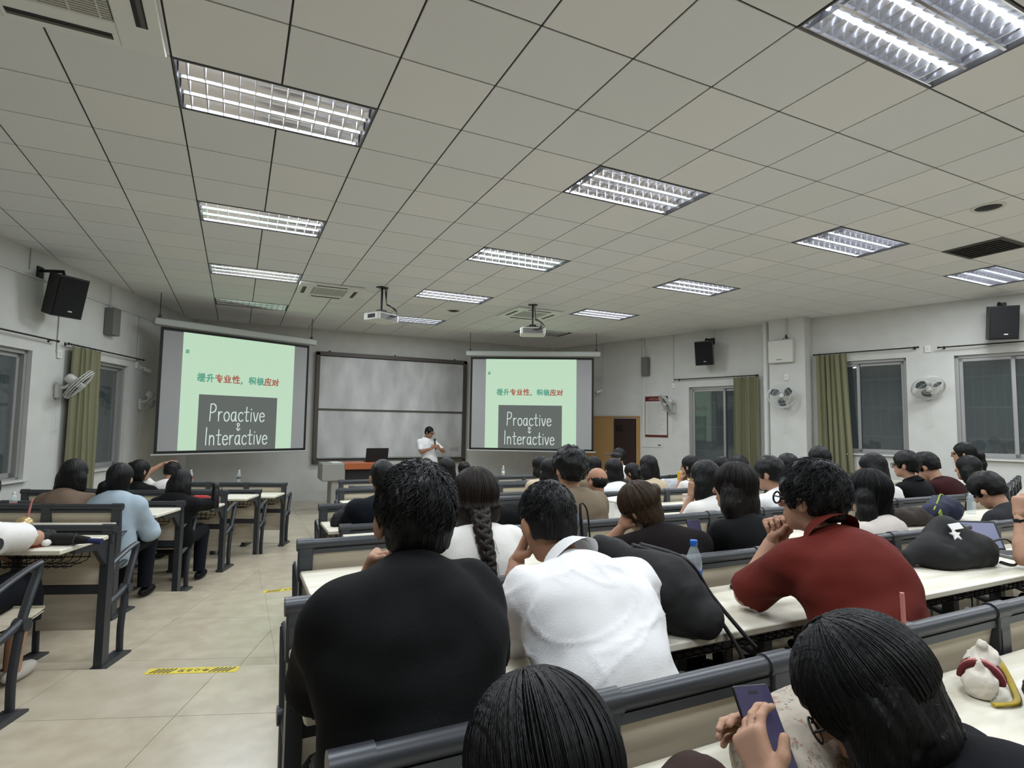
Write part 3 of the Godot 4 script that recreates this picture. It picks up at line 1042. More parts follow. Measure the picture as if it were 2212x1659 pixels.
func aircon(label: String, x: float, z: float) -> void:
	var t := thing("air_conditioner", label, "air conditioner", T(x, CEIL, z), "ceiling cassette air conditioners")
	var p := MB.new()
	# frame around the intake grille
	p.bx(-0.365, -0.016, 0, 0.22, 0.032, 0.95, 0.01).bx(0.365, -0.016, 0, 0.22, 0.032, 0.95, 0.01).bx(0, -0.016, -0.365, 0.52, 0.032, 0.22, 0.01).bx(0, -0.016, 0.365, 0.52, 0.032, 0.22, 0.01)
	part(t, "panel", p, "white_plastic")
	var g := MB.new()
	for k in 26:
		g.bx(0, -0.022, -0.25 + k * 0.02, 0.50, 0.012, 0.006)
	for k in 4:
		g.bx(-0.2 + k * 0.133, -0.02, 0, 0.008, 0.014, 0.50)
	part(t, "intake_grille", g, "pale_plastic")
	part(t, "intake_back", MB.new().bx(0, -0.004, 0, 0.52, 0.006, 0.52), "grille_grey")
	for k in 4:
		var r := T(0, 0, 0, k * 90)
		part(t, "air_slot", MB.new().bx(0, -0.0325, 0.385, 0.46, 0.004, 0.055, 0.001), "grille_dark", r)
		part(t, "vane", MB.new().bx(0, -0.036, 0.392, 0.45, 0.005, 0.022, 0.002), "grille_grey", r)

func speaker_box(label: String, at: Transform3D, turn: float, tilt: float, w := 0.36, h := 0.52, d := 0.30) -> void:
	var t := thing("loudspeaker", label, "loudspeaker", at, "black loudspeakers on the side walls")
	part(t, "wall_plate", MB.new().bx(0, h * 0.5 + 0.03, 0.012, 0.11, 0.14, 0.024, 0.004).tube([Vector3(0, h * 0.5 + 0.05, 0.02), Vector3(0, h * 0.5 + 0.05, 0.16)], 0.02, 8), "black_plastic")
	var r := T(0, 0, 0.30, turn, tilt)
	var poly := PackedVector2Array([Vector2(-w / 2, d / 2), Vector2(w / 2, d / 2), Vector2(w * 0.34, -d / 2), Vector2(-w * 0.34, -d / 2)])
	var b := MB.new().extrude(Transform3D(Basis(Vector3.RIGHT, Vector3.BACK, Vector3.DOWN), Vector3.ZERO), poly, -h / 2, h / 2)
	part(t, "cabinet", b, "black_plastic", r)
	part(t, "front_grille", MB.new().bx(0, 0, d / 2 + 0.006, w * 0.94, h * 0.92, 0.014, 0.005), "speaker_cloth", r)
	part(t, "badge", MB.new().bx(0.02, -h * 0.34, d / 2 + 0.014, 0.05, 0.015, 0.004, 0.001), "pale_plastic", r)
	part(t, "yoke", MB.new().tube([Vector3(0, h * 0.5 + 0.05, 0.15), Vector3(0, h * 0.5 + 0.05, 0.28), Vector3(0, h * 0.45, 0.30)], 0.022, 8), "black_plastic")

func fan(label: String, at: Transform3D, turn: float, tilt: float) -> void:
	var t := thing("wall_fan", label, "wall fan", at, "wall fans")
	part(t, "base", MB.new().bx(0, 0, 0.03, 0.11, 0.20, 0.06, 0.02), "fan_white")
	part(t, "arm", MB.new().tube(smooth3([Vector3(0, 0.04, 0.05), Vector3(0, 0.06, 0.13), Vector3(0, 0.12, 0.18)], 4), 0.022, 10), "fan_white")
	var h := T(0, 0.15, 0.20, turn, tilt)
	part(t, "motor", MB.new().lathe(h * T(0, 0, 0, 0, 90), [Vector2(0.0, -0.09), Vector2(0.045, -0.085), Vector2(0.062, -0.05), Vector2(0.062, 0.03), Vector2(0.04, 0.05), Vector2(0.0, 0.052)], 16), "fan_white")
	var c := MB.new()
	for r in [[0.225, 0.115, 0.006], [0.232, 0.09, 0.008], [0.225, 0.062, 0.006], [0.15, 0.14, 0.003], [0.075, 0.15, 0.003], [0.14, 0.045, 0.003]]:
		var ring := []
		for k in 29:
			var a := TAU * k / 28.0
			ring.append(h * Vector3(cos(a) * r[0], sin(a) * r[0], r[1]))
		c.tube(ring, r[2], 5, false)
	for k in 36:
		var a := TAU * k / 36.0
		var d := Vector3(cos(a), sin(a), 0)
		c.tube([h * (d * 0.04 + Vector3(0, 0, 0.152)), h * (d * 0.15 + Vector3(0, 0, 0.142)), h * (d * 0.215 + Vector3(0, 0, 0.122)), h * (d * 0.232 + Vector3(0, 0, 0.09))], 0.0016, 3, false)
		c.tube([h * (d * 0.06 + Vector3(0, 0, 0.03)), h * (d * 0.15 + Vector3(0, 0, 0.042)), h * (d * 0.232 + Vector3(0, 0, 0.09))], 0.0016, 3, false)
	part(t, "guard", c, "fan_white")
	part(t, "hub", MB.new().lathe(h * T(0, 0, 0.10, 0, 90), [Vector2(0.035, -0.03), Vector2(0.045, 0.02), Vector2(0.042, 0.054), Vector2(0.0, 0.056)], 16), "fan_white")
	for k in 3:
		var bl := MB.new()
		bl.sheet(func(u: float, v: float):
			var r := 0.04 + u * 0.155
			var w := (0.25 + 0.55 * sin(PI * minf(1.0, u * 0.75 + 0.2))) * (v - 0.5)
			var a := w * 1.35 + 0.3 * u
			return Vector3(cos(a) * r, sin(a) * r, 0.09 + 0.05 * (v - 0.5)), 8, 5)
		part(t, "blade", bl, "fan_blade", h * T(0, 0, 0, 0, 0, 120.0 * k + 20))
	for s in [-1, 1]:
		part(t, "pull_cord", MB.new().tube([Vector3(s * 0.03, -0.09, 0.045), Vector3(s * 0.03, -0.52, 0.045)], 0.0028, 4).ball(Vector3(s * 0.03, -0.53, 0.045), Vector3(0.008, 0.014, 0.008), Basis(), 5, 6), "pale_plastic")

func window(n: int, at: Transform3D, w: float, h: float, split: float) -> void:
	# at: lower left corner of the opening in the wall's frame (x right, z into the room)
	var t := structure("window_%d" % n, at)
	var f := MB.new()
	var k := 0.05
	f.bx(w / 2, k / 2, -0.10, w, k, 0.09, 0.004).bx(w / 2, h - k / 2, -0.10, w, k, 0.09, 0.004).bx(k / 2, h / 2, -0.10, k, h, 0.09, 0.004).bx(w - k / 2, h / 2, -0.10, k, h, 0.09, 0.004)
	part(t, "window_frame", f, "window_frame")
	part(t, "window_sill", MB.new().bx(w / 2, 0.012, 0.0, w + 0.06, 0.024, 0.12, 0.004), "wall")
	var sx := w * split
	for q in [[k, sx + 0.03, -0.085], [sx - 0.03, w - k, -0.12]]:
		var a: float = q[0]
		var b: float = q[1]
		var s := MB.new()
		s.bx(a + 0.025, h / 2, q[2], 0.05, h - 2 * k, 0.03, 0.004).bx(b - 0.025, h / 2, q[2], 0.05, h - 2 * k, 0.03, 0.004).bx((a + b) / 2, k + 0.03, q[2], b - a, 0.06, 0.03, 0.004).bx((a + b) / 2, h - k - 0.025, q[2], b - a, 0.05, 0.03, 0.004)
		var sash := part(t, "sash", s, "window_frame")
		part(sash, "pane", MB.new().bx((a + b) / 2, h / 2, q[2], b - a - 0.09, h - 0.19, 0.005), "glass")
	for i in int(w / 0.13):
		part(t, "window_bar", MB.new().tube([Vector3(0.06 + i * 0.13, 0.0, -0.25), Vector3(0.06 + i * 0.13, h, -0.25)], 0.007, 5), "bars_dark")
	for i in 3:
		part(t, "cross_bar", MB.new().bx(w / 2, h * (0.2 + 0.3 * i), -0.25, w, 0.03, 0.012), "bars_dark")

func curtain(label: String, at: Transform3D, w: float, h: float, folds: int, flare := 0.0, seed_ := 1) -> void:
	var t := thing("curtain", label, "curtain", at, "green curtains drawn to the side of the windows")
	rng.seed = seed_
	var ph := []
	for k in 6:
		ph.append(rng.randf() * TAU)
	var f := func(off: float) -> Callable:
		return func(u: float, v: float) -> Vector3:
			var a := u * TAU * folds + 0.7 * sin(u * 9.0 + ph[0]) + 0.35 * sin(v * 3.0 + ph[1])
			var amp := 0.028 + 0.016 * sin(u * 17.0 + ph[2]) + 0.012 * (1.0 - v)
			var wide := w * (1.0 + flare * (1.0 - v)) 
			return Vector3(u * wide + 0.012 * sin(a * 2.0 + ph[3]), v * h, 0.09 + off + amp * sin(a) + 0.01 * sin(v * 5.0 + u * 12.0))
	part(t, "cloth", MB.new().sheet(f.call(0.0), folds * 14, 14).sheet(f.call(0.004), folds * 14, 14), "curtain")
	var hk := MB.new()
	for k in folds + 1:
		hk.tube([Vector3(w * k / folds, h - 0.01, 0.09), Vector3(w * k / folds, h + 0.035, 0.085)], 0.004, 5)
	part(t, "hooks", hk, "rod")

func curtain_rod(label: String, at: Transform3D, w: float) -> void:
	var t := thing("curtain_rod", label, "curtain rod", at, "dark curtain rods")
	part(t, "rod", MB.new().tube([Vector3(0, 0, 0.085), Vector3(w, 0, 0.085)], 0.011, 8), "rod")
	for x in [0.06, w - 0.06]:
		part(t, "bracket", MB.new().tube([Vector3(x, 0, 0), Vector3(x, 0, 0.085)], 0.008, 6).bx(x, 0, 0.004, 0.03, 0.05, 0.008, 0.002), "rod")
	for x in [0.0, w]:
		part(t, "finial", MB.new().ball(Vector3(x, 0, 0.085), Vector3(0.02, 0.018, 0.018), Basis(), 6, 8), "rod")

func conduit(parent_label: String, at: Transform3D, pts: Array, r := 0.010) -> void:
	var t := thing("cable_conduit", parent_label, "conduit", at, "thin cable conduits on the walls")
	for i in pts.size() - 1:
		part(t, "run", MB.new().tube([pts[i], pts[i + 1]], r, 6), "conduit")

func build_fixtures() -> void:
	var tex := slide_texture()
	build_screen("projection screen hanging across the corner beside the left windows", Vector3(-1.19, 0, -10.94), Vector3(1.26, 0, -12.11), tex, Color(0.93, 1.0, 0.95))
	build_screen("projection screen hanging across the corner beside the brown door", Vector3(4.76, 0, -12.07), Vector3(7.19, 0, -10.71), tex, Color(0.93, 1.0, 0.95))
	build_board()
	build_lectern()
	projector("white projector hanging near the left screen side, seen from its flank", Vector3(1.95, 3.36, -8.75), 30)
	projector("projector with looped cables hanging before the right screen, seen from behind", Vector3(4.58, 3.36, -8.72), -26)
	aircon("cassette air conditioner with a wide grille beside the nearest left lamp", -0.93, -3.24)
	aircon("cassette air conditioner on the ceiling beside the hanging left projector", 1.24, -9.38)
	aircon("cassette air conditioner on the ceiling above the right projector's cables", 4.89, -9.42)
	# left wall
	window(1, wl(6.10, 0.95), 1.47, 1.63, 0.45)
	window(2, wl(3.75, 0.95), 1.38, 1.66, 0.42)
	curtain("olive curtain gathered between the two left windows", wl(4.02, 0.30), 0.68, 2.43, 5, 0.12, 3)
	curtain_rod("curtain rod over the olive curtain on the left wall", wl(4.08, 2.75), 2.0)
	curtain_rod("curtain rod over the bare left window next to the black loudspeaker", wl(6.4, 2.75), 2.1)
	speaker_box("black loudspeaker high on the left wall, above the olive curtain", wl(4.62, 3.30), -28, 14)
	var b := thing("column_speaker", "slim grey column speaker on the left wall between loudspeaker and screen", "speaker", wl(3.06, 3.23), "slim grey column speakers")
	part(b, "cabinet", MB.new().bx(0, 0, 0.075, 0.20, 0.42, 0.14, 0.012), "grey_plastic")
	part(b, "mount", MB.new().bx(0, 0, 0.006, 0.08, 0.12, 0.012), "rod")
	b = thing("column_speaker", "slim grey column speaker above the red-edged notice on the right wall", "speaker", wr(2.92, 3.16), "slim grey column speakers")
	part(b, "cabinet", MB.new().bx(0, 0, 0.075, 0.17, 0.43, 0.14, 0.012), "grey_plastic")
	part(b, "mount", MB.new().bx(0, 0, 0.006, 0.08, 0.12, 0.012), "rod")
	fan("wall fan in front of the olive left curtain, turned to the front", wl(4.14, 2.10), 24, 38)
	fan("wall fan beside the left screen's edge, turned to the front", wl(1.98, 2.0), 22, 34)
	conduit("thin cable conduit running down beside the olive left curtain", wl(4.19, 0), [Vector3(0, 3.48, 0.012), Vector3(0, 2.62, 0.012)])
	conduit("thin cable conduit running down to the camera beside the left screen", wl(2.14, 0), [Vector3(0, 3.48, 0.012), Vector3(0, 2.72, 0.012)])
	conduit("thin cable conduit rising from the black left loudspeaker to the ceiling", wl(4.80, 0), [Vector3(0, 3.84, 0.012), Vector3(0, 3.58, 0.012)])
	conduit("loose cable rising from the slim grey speaker on the left wall", wl(3.04, 0), [Vector3(0, 3.80, 0.012), Vector3(0.01, 3.62, 0.03), Vector3(-0.02, 3.44, 0.03)], 0.006)
	for q in [[wl(4.14, 2.60), "wall socket at the conduit's end above the left fan"], [wl(2.13, 2.66), "wall socket above the small camera beside the left screen"], [wr(3.62, 2.68), "wall socket above the fan that covers the notice"], [wr(6.22, 2.72, 0.33), "wall socket on the pillar between box and fan"], [wr(8.36, 3.10), "round junction cover on the right wall between the two curtain rods"]]:
		var so := thing("wall_socket", q[1], "socket", q[0], "small white wall sockets")
		part(so, "plate", MB.new().bx(0, 0, 0.012, 0.085, 0.12, 0.024, 0.006), "white_plastic")
		part(so, "button", MB.new().bx(0, 0, 0.026, 0.03, 0.05, 0.006, 0.002), "pale_plastic")
	for q in [[wl(1.98, 2.60), "small dome camera on the left wall near the left screen's top", 60], [wr(1.55, 2.62), "small camera on the right wall over the tan panelling", -40]]:
		var ca := thing("security_camera", q[1], "camera", q[0], "small security cameras")
		part(ca, "mount", MB.new().tube([Vector3(0, 0.03, 0), Vector3(0, 0.03, 0.06), Vector3(0, 0.0, 0.09)], 0.012, 6).bx(0, 0.03, 0.008, 0.07, 0.07, 0.016, 0.004), "white_plastic")
		part(ca, "housing", MB.new().tube([Vector3(0, -0.01, -0.05), Vector3(0, -0.01, 0.06)], 0.033, 12), "white_plastic", T(0, 0, 0.11, q[2], 15))
		part(ca, "lens", MB.new().tube([Vector3(0, -0.01, 0.055), Vector3(0, -0.01, 0.066)], 0.03, 12), "black_plastic", T(0, 0, 0.11, q[2], 15))
	# right wall
	var pn := structure("trim_1", wr(0, 0))
	part(pn, "tan_panel", MB.new().bx(1.15, 1.0, 0.012, 1.62, 2.0, 0.024, 0.003), "tan_panel")
	part(pn, "tan_panel", MB.new().bx(2.68, 1.0, 0.012, 0.12, 2.0, 0.024, 0.003), "tan_panel")
	part(pn, "top_strip", MB.new().bx(1.54, 1.985, 0.016, 2.40, 0.03, 0.032, 0.003), "tan_panel")
	var dr := structure("door_1", wr(1.98, 0))
	part(dr, "door_leaf", MB.new().bx(0.315, 0.97, 0.02, 0.62, 1.94, 0.045, 0.004), "door_brown")
	part(dr, "door_handle", MB.new().tube([Vector3(0.06, 0.98, 0.04), Vector3(0.06, 0.98, 0.09), Vector3(0.16, 0.98, 0.09)], 0.011, 6), "aluminium")
	part(dr, "door_plate", MB.new().bx(0.16, 1.70, 0.046, 0.20, 0.16, 0.006, 0.002), "black_plastic")
	var poster_im := Image.create(256, 400, false, Image.FORMAT_RGB8)
	poster_im.fill(Color(0.78, 0.77, 0.75))
	poster_im.fill_rect(Rect2i(0, 0, 256, 44), Color(0.36, 0.11, 0.10))
	poster_im.fill_rect(Rect2i(0, 384, 256, 16), Color(0.36, 0.11, 0.10))
	rng.seed = 12
	for k in 8:
		stroke(poster_im, [[0, rng.randf() * 14], [14, rng.randf() * 14], [rng.randf() * 14, 14], [7, 0]], Vector2(46 + k * 21, 14), Vector2.ONE, 2.5, Color(0.75, 0.66, 0.60))
	for r in 22:
		var x := 22.0
		var xe := 150.0 + rng.randf() * 84.0
		while x < xe:
			stroke(poster_im, [[0, rng.randf() * 8], [8, rng.randf() * 8], [rng.randf() * 8, 8]], Vector2(x, 58 + r * 14.4), Vector2.ONE, 1.6, Color(0.38, 0.37, 0.37))
			x += 10.5
	var pm := mat("notice_print", Color(1, 1, 1), 0.5)
	pm.albedo_texture = ImageTexture.create_from_image(poster_im)
	var po := thing("notice_board", "white printed notice with red top and bottom bands on the right wall", "notice", wr(3.165, 1.985))
	part(po, "backing", MB.new().bx(0, 0, 0.010, 0.60, 0.94, 0.02, 0.003), "red_print")
	part(po, "print", MB.new().face_up([Vector3(-0.285, 0.455, 0.0205), Vector3(0.285, 0.455, 0.0205), Vector3(0.285, -0.455, 0.0205), Vector3(-0.285, -0.455, 0.0205)]), "notice_print")
	var pl := thing("sign_plate", "narrow pale plate on the right wall under the notice", "sign", wr(3.05, 1.33))
	part(pl, "plate", MB.new().bx(0, 0, 0.008, 0.56, 0.10, 0.016, 0.003), "pale_plastic")
	part(pl, "mark", MB.new().bx(0.20, 0, 0.0165, 0.08, 0.04, 0.002), "grey_plastic")
	speaker_box("black loudspeaker on the right wall above the first right window", wr(4.56, 3.32), 12, 10, 0.36, 0.50)
	speaker_box("black loudspeaker on the right wall above the widest right window", wr(9.32, 3.38), 25, 10, 0.36, 0.50)
	var jb := thing("junction_box", "flat pale equipment box with a small aerial high on the pillar", "box", wr(6.14, 3.21, 0.33))
	part(jb, "case", MB.new().bx(0, 0, 0.05, 0.46, 0.44, 0.10, 0.02), "pale_plastic")
	part(jb, "logo", MB.new().bx(-0.02, -0.16, 0.101, 0.10, 0.015, 0.002), "grey_plastic")
	part(jb, "aerial", MB.new().tube([Vector3(0.10, 0.22, 0.05), Vector3(0.10, 0.31, 0.05)], 0.012, 6).tube([Vector3(0.10, 0.29, 0.05), Vector3(0.04, 0.22, 0.06)], 0.006, 5).tube([Vector3(0.10, 0.29, 0.05), Vector3(0.15, 0.22, 0.06)], 0.006, 5), "black_plastic")
	fan("wall fan with its blades open to view on the white pillar", wr(6.20, 2.22, 0.33), 18, 8)
	fan("wall fan between the two rear right windows, tilted down", wr(8.36, 2.35), 30, 44)
	fan("wall fan overlapping the notice on the right wall, turned to the front", wr(3.62, 2.16), -42, 30)
	window(3, wr(3.99, 0.90), 1.5, 1.73, 0.52)
	window(4, wr(6.75, 1.30), 1.30, 1.68, 0.42)
	window(5, wr(8.70, 1.30), 1.5, 1.66, 0.47)
	curtain_rod("curtain rod over the first right window beside the notice", wr(3.70, 2.81), 1.86)
	curtain_rod("curtain rod behind the pillar over the second right window", wr(6.62, 3.13), 1.62)
	curtain_rod("curtain rod under the rear black loudspeaker on the right wall", wr(8.52, 3.10), 1.7)
	curtain("olive curtain hanging by the vertical pipe at the first right window", wr(5.06, 0.2), 0.52, 2.58, 6, 0.05, 5)
	curtain("olive curtain hanging behind the pillar at the second right window", wr(6.66, 0.35), 0.50, 2.76, 6, 0.25, 8)
	var pipe := thing("drain_pipe", "white vertical pipe in the corner beside the pillar", "pipe", wr(5.73, 0))
	part(pipe, "pipe", MB.new().tube([Vector3(0, 0.05, 0.08), Vector3(0, CEIL, 0.08)], 0.055, 14), "white_plastic")
	for y in [1.25, 2.6]:
		part(pipe, "collar", MB.new().tube([Vector3(0, y, 0.08), Vector3(0, y + 0.06, 0.08)], 0.062, 14), "white_plastic")
	conduit("thin cable conduit running down the right wall to the notice's fan", wr(3.62, 0), [Vector3(0, 3.84, 0.012), Vector3(0, 2.74, 0.012)])
	conduit("thin cable conduit above the slim grey speaker on the right wall", wr(2.84, 0), [Vector3(0, 3.84, 0.012), Vector3(0.02, 3.60, 0.02), Vector3(0.06, 3.38, 0.03)], 0.006)
	conduit("thin cable conduit above the right wall's front loudspeaker", wr(4.60, 0), [Vector3(0, 3.84, 0.012), Vector3(0, 3.62, 0.012)])
	conduit("thin cable conduit on the pillar above the pale equipment box", wr(6.24, 0, 0.33), [Vector3(0, 3.84, 0.012), Vector3(0, 3.50, 0.012)])
	conduit("thin cable conduit down to the camera over the tan panelling", wr(1.60, 0), [Vector3(0, 3.84, 0.012), Vector3(0, 2.70, 0.012)])
	# ceiling
	for q in [[6.27, -2.77, "round dark ceiling vent near the right lamps", 0.13], [3.54, -9.9, "round dark ceiling vent between the two projectors", 0.13]]:
		var v := thing("round_vent", q[2], "vent", T(q[0], CEIL, q[1]), "round vents in the ceiling")
		part(v, "ring", MB.new().lathe(T(), [Vector2(q[3] - 0.03, 0.0), Vector2(q[3] - 0.02, -0.012), Vector2(q[3], -0.010), Vector2(q[3] + 0.004, 0.0)], 24), "pale_plastic")
		part(v, "dark_cone", MB.new().lathe(T(), [Vector2(q[3] - 0.025, -0.003), Vector2(0.05, -0.02), Vector2(0.0, -0.022)], 24), "grille_dark")
	var gv := thing("ceiling_grille", "square grey air grille in the ceiling next to the right wall", "vent", T(7.663, CEIL, -3.435))
	var sl := MB.new()
	part(gv, "frame", MB.new().bx(0, -0.006, 0.28, 0.59, 0.012, 0.03, 0.002).bx(0, -0.006, -0.28, 0.59, 0.012, 0.03, 0.002).bx(0.28, -0.006, 0, 0.03, 0.012, 0.53, 0.002).bx(-0.28, -0.006, 0, 0.03, 0.012, 0.53, 0.002), "grille_grey")
	for k in 14:
		part(gv, "slat", MB.new().box(T(0, -0.006, -0.25 + k * 0.0385, 0, 35), Vector3(0.53, 0.003, 0.03)), "grille_grey")
	part(gv, "back", MB.new().bx(0, -0.001, 0, 0.54, 0.002, 0.54), "grille_dark")
	# warning tapes on the step edges
	var im := Image.create(512, 64, false, Image.FORMAT_RGB8)
	im.fill(Color(0.80, 0.72, 0.16))
	for k in 5:
		for sgn: int in [0, 1]:
			var x := 28 + k * 24 + sgn * 330
			stroke(im, [[x, 54], [x + 30, 10]], Vector2.ZERO, Vector2.ONE, 9.0, Color(0.07, 0.07, 0.05))
	var names := ["xiao", "xin", "tai", "jie"]
	for k in 4:
		for st in HAN[names[k]]:
			var q := []
			for p in st:
				q.append([100 - p[0], 100 - p[1]])
			stroke(im, q, Vector2(306 - k * 44, 14), Vector2(0.36, 0.36), 4.0, Color(0.07, 0.07, 0.05))
	stroke(im, [[0, 20], [24, 4], [14, 26], [2, 8], [26, 16], [0, 20]], Vector2(318, 18), Vector2.ONE, 4.0, Color(0.07, 0.07, 0.05))
	var tm := mat("tape_print", Color(1, 1, 1), 0.55)
	tm.albedo_texture = ImageTexture.create_from_image(im)
	var tapes := [
		[Vector3(-0.16, TIER[0], -3.835), 20.0, "yellow striped warning tape on the step edge beside the left desks"],
		[Vector3(0.54, TIER[1], -5.74), 0.0, "yellow striped warning tape on the middle step beside the desk posts"],
		[Vector3(1.06, TIER[2], -7.76), 0.0, "yellow striped warning tape on the step farthest down the aisle"]]
	for q in tapes:
		var tp := thing("warning_tape", q[2], "floor tape", T(q[0].x, q[0].y, q[0].z, -q[1]), "yellow warning tapes on the steps")
		part(tp, "strip", MB.new().bx(0, 0.0008, 0, 0.50, 0.0014, 0.075), "stripe_yellow")
		part(tp, "print", MB.new().face_up([Vector3(-0.25, 0.0017, -0.0375), Vector3(0.25, 0.0017, -0.0375), Vector3(0.25, 0.0017, 0.0375), Vector3(-0.25, 0.0017, 0.0375)]), "tape_print")

# ---- smooth bodies: distances to tapered capsules and ellipsoids joined with a smooth minimum, meshed as surface nets
class Field:
	var o: Vector3
	var h: float
	var nx: int
	var ny: int
	var nz: int
	var f := PackedFloat32Array()
	func _init(lo: Vector3, hi: Vector3, cell: float) -> void:
		o = lo
		h = cell
		nx = int((hi.x - lo.x) / h) + 2
		ny = int((hi.y - lo.y) / h) + 2
		nz = int((hi.z - lo.z) / h) + 2
		f.resize(nx * ny * nz)
		f.fill(9.0)
	func cap(a: Vector3, b: Vector3, ra: float, rb: float, k := 0.03, ax := Vector3.ZERO, sq := 1.0, flat := false) -> void:
		var m := maxf(ra, rb) + k + 2.0 * h
		var lo := a.min(b) - Vector3(m, m, m) - o
		var hi := a.max(b) + Vector3(m, m, m) - o
		var i0 := maxi(0, int(lo.x / h))
		var i1 := mini(nx - 1, int(hi.x / h) + 1)
		var j0 := maxi(0, int(lo.y / h))
		var j1 := mini(ny - 1, int(hi.y / h) + 1)
		var k0 := maxi(0, int(lo.z / h))
		var k1 := mini(nz - 1, int(hi.z / h) + 1)
		var ba := b - a
		var squash := sq != 1.0
		if squash:
			ba += ax * (ba.dot(ax) * (sq - 1.0))
		var l2 := maxf(ba.length_squared(), 1e-8)
		var ln := sqrt(l2)
		var ik := 0.25 / k
		for kk in range(k0, k1 + 1):
			for jj in range(j0, j1 + 1):
				var row := (kk * ny + jj) * nx
				var q0 := o + Vector3(0, jj * h, kk * h) - a
				for ii in range(i0, i1 + 1):
					var q := q0
					q.x += ii * h
					if squash:
						q += ax * (q.dot(ax) * (sq - 1.0))
					var tt := q.dot(ba) / l2
					var t := clampf(tt, 0.0, 1.0)
					var d := (q - ba * t).length() - lerpf(ra, rb, t)
					if flat:
						d = maxf(d, (tt - 1.0) * ln)
					var e := f[row + ii]
					var w := k - absf(d - e)
					f[row + ii] = minf(d, e) - (w * w * ik if w > 0.0 else 0.0)
	func ell(c: Vector3, r: Vector3, b := Basis(), k := 0.02, carve := false) -> void:
		var m := maxf(r.x, maxf(r.y, r.z)) + k + 2.0 * h
		var lo := c - Vector3(m, m, m) - o
		var hi := c + Vector3(m, m, m) - o
		var i0 := maxi(0, int(lo.x / h))
		var i1 := mini(nx - 1, int(hi.x / h) + 1)
		var j0 := maxi(0, int(lo.y / h))
		var j1 := mini(ny - 1, int(hi.y / h) + 1)
		var k0 := maxi(0, int(lo.z / h))
		var k1 := mini(nz - 1, int(hi.z / h) + 1)
		var bi := b.inverse()
		var rm := minf(r.x, minf(r.y, r.z))
		var ir := Vector3.ONE / r
		var ik := 0.25 / k
		for kk in range(k0, k1 + 1):
			for jj in range(j0, j1 + 1):
				var row := (kk * ny + jj) * nx
				for ii in range(i0, i1 + 1):
					var q := bi * (o + Vector3(ii, jj, kk) * h - c)
					var u := q * ir
					var ul := u.length()
					var g := (u * ir).length()
					var d := (ul * (ul - 1.0) / g) if g > 1e-6 else -rm
					var e := f[row + ii]
					if carve:
						d = -d
						var w2 := k - absf(d - e)
						f[row + ii] = maxf(d, e) + (w2 * w2 * ik if w2 > 0.0 else 0.0)
					else:
						var w := k - absf(d - e)
						f[row + ii] = minf(d, e) - (w * w * ik if w > 0.0 else 0.0)
	func plane(n: Vector3, p: Vector3) -> void:
		# keep only what lies behind the plane
		for kk in nz:
			for jj in ny:
				var row := (kk * ny + jj) * nx
				for ii in nx:
					var e := f[row + ii]
					if e < 8.0:
						f[row + ii] = maxf(e, n.dot(o + Vector3(ii, jj, kk) * h - p))
	func nets(out: MB, bump = null) -> void:
		var id := PackedInt32Array()
		id.resize(nx * ny * nz)
		id.fill(-1)
		var sx := 1
		var sy := nx
		var sz := nx * ny
		var base := out.v.size()
		var far := 2.0 * h
		var c := PackedFloat32Array()
		c.resize(8)
		for kk in nz - 1:
			for jj in ny - 1:
				var row := (kk * ny + jj) * nx
				for ii in nx - 1:
					var p := row + ii
					var f0 := f[p]
					if f0 > far or f0 < -far:
						continue
					c[0] = f0
					c[1] = f[p + sx]
					c[2] = f[p + sy]
					c[3] = f[p + sx + sy]
					c[4] = f[p + sz]
					c[5] = f[p + sx + sz]
					c[6] = f[p + sy + sz]
					c[7] = f[p + sx + sy + sz]
					var neg := 0
					for q in 8:
						if c[q] < 0.0:
							neg += 1
					if neg == 0 or neg == 8:
						continue
					var sum := Vector3.ZERO
					var cnt := 0
					for e in EDGES:
						var a: float = c[e[0]]
						var b: float = c[e[1]]
						if (a < 0.0) != (b < 0.0):
							var t := a / (a - b)
							sum += CORN[e[0]].lerp(CORN[e[1]], t)
							cnt += 1
					id[p] = out.v.size()
					out.v.append(o + (Vector3(ii, jj, kk) + sum / cnt) * h)
					out.n.append(Vector3.ZERO)
					out.uv.append(Vector2.ZERO)
		var st := out.idx.size()
		for kk in range(1, nz - 1):
			for jj in range(1, ny - 1):
				var row := (kk * ny + jj) * nx
				for ii in range(1, nx - 1):
					var p := row + ii
					if id[p] < 0:
						continue
					var a := f[p] < 0.0
					if a != (f[p + sx] < 0.0):
						quad(out, id[p - sy - sz], id[p - sz], id[p], id[p - sy], a)
					if a != (f[p + sy] < 0.0):
						quad(out, id[p - sx - sz], id[p - sx], id[p], id[p - sz], a)
					if a != (f[p + sz] < 0.0):
						quad(out, id[p - sx - sy], id[p - sy], id[p], id[p - sx], a)
		if bump != null:
			norms(out, base, st)
			for q in range(base, out.v.size()):
				out.v[q] += out.n[q] * bump.call(out.v[q], out.n[q])
		norms(out, base, st)
	func quad(out: MB, a: int, b: int, c: int, d: int, inside: bool) -> void:
		if a < 0 or b < 0 or c < 0 or d < 0:
			return
		if inside:
			out.idx.append_array([a, c, b, a, d, c])
		else:
			out.idx.append_array([a, b, c, a, c, d])
	func norms(out: MB, base: int, st: int) -> void:
		for q in range(base, out.n.size()):
			out.n[q] = Vector3.ZERO
		for q in range(st, out.idx.size(), 3):
			var a := out.idx[q]
			var b := out.idx[q + 1]
			var c := out.idx[q + 2]
			var g := (out.v[c] - out.v[a]).cross(out.v[b] - out.v[a])
			out.n[a] += g
			out.n[b] += g
			out.n[c] += g
		for q in range(base, out.n.size()):
			out.n[q] = out.n[q].normalized() if out.n[q].length_squared() > 0.0 else Vector3.UP
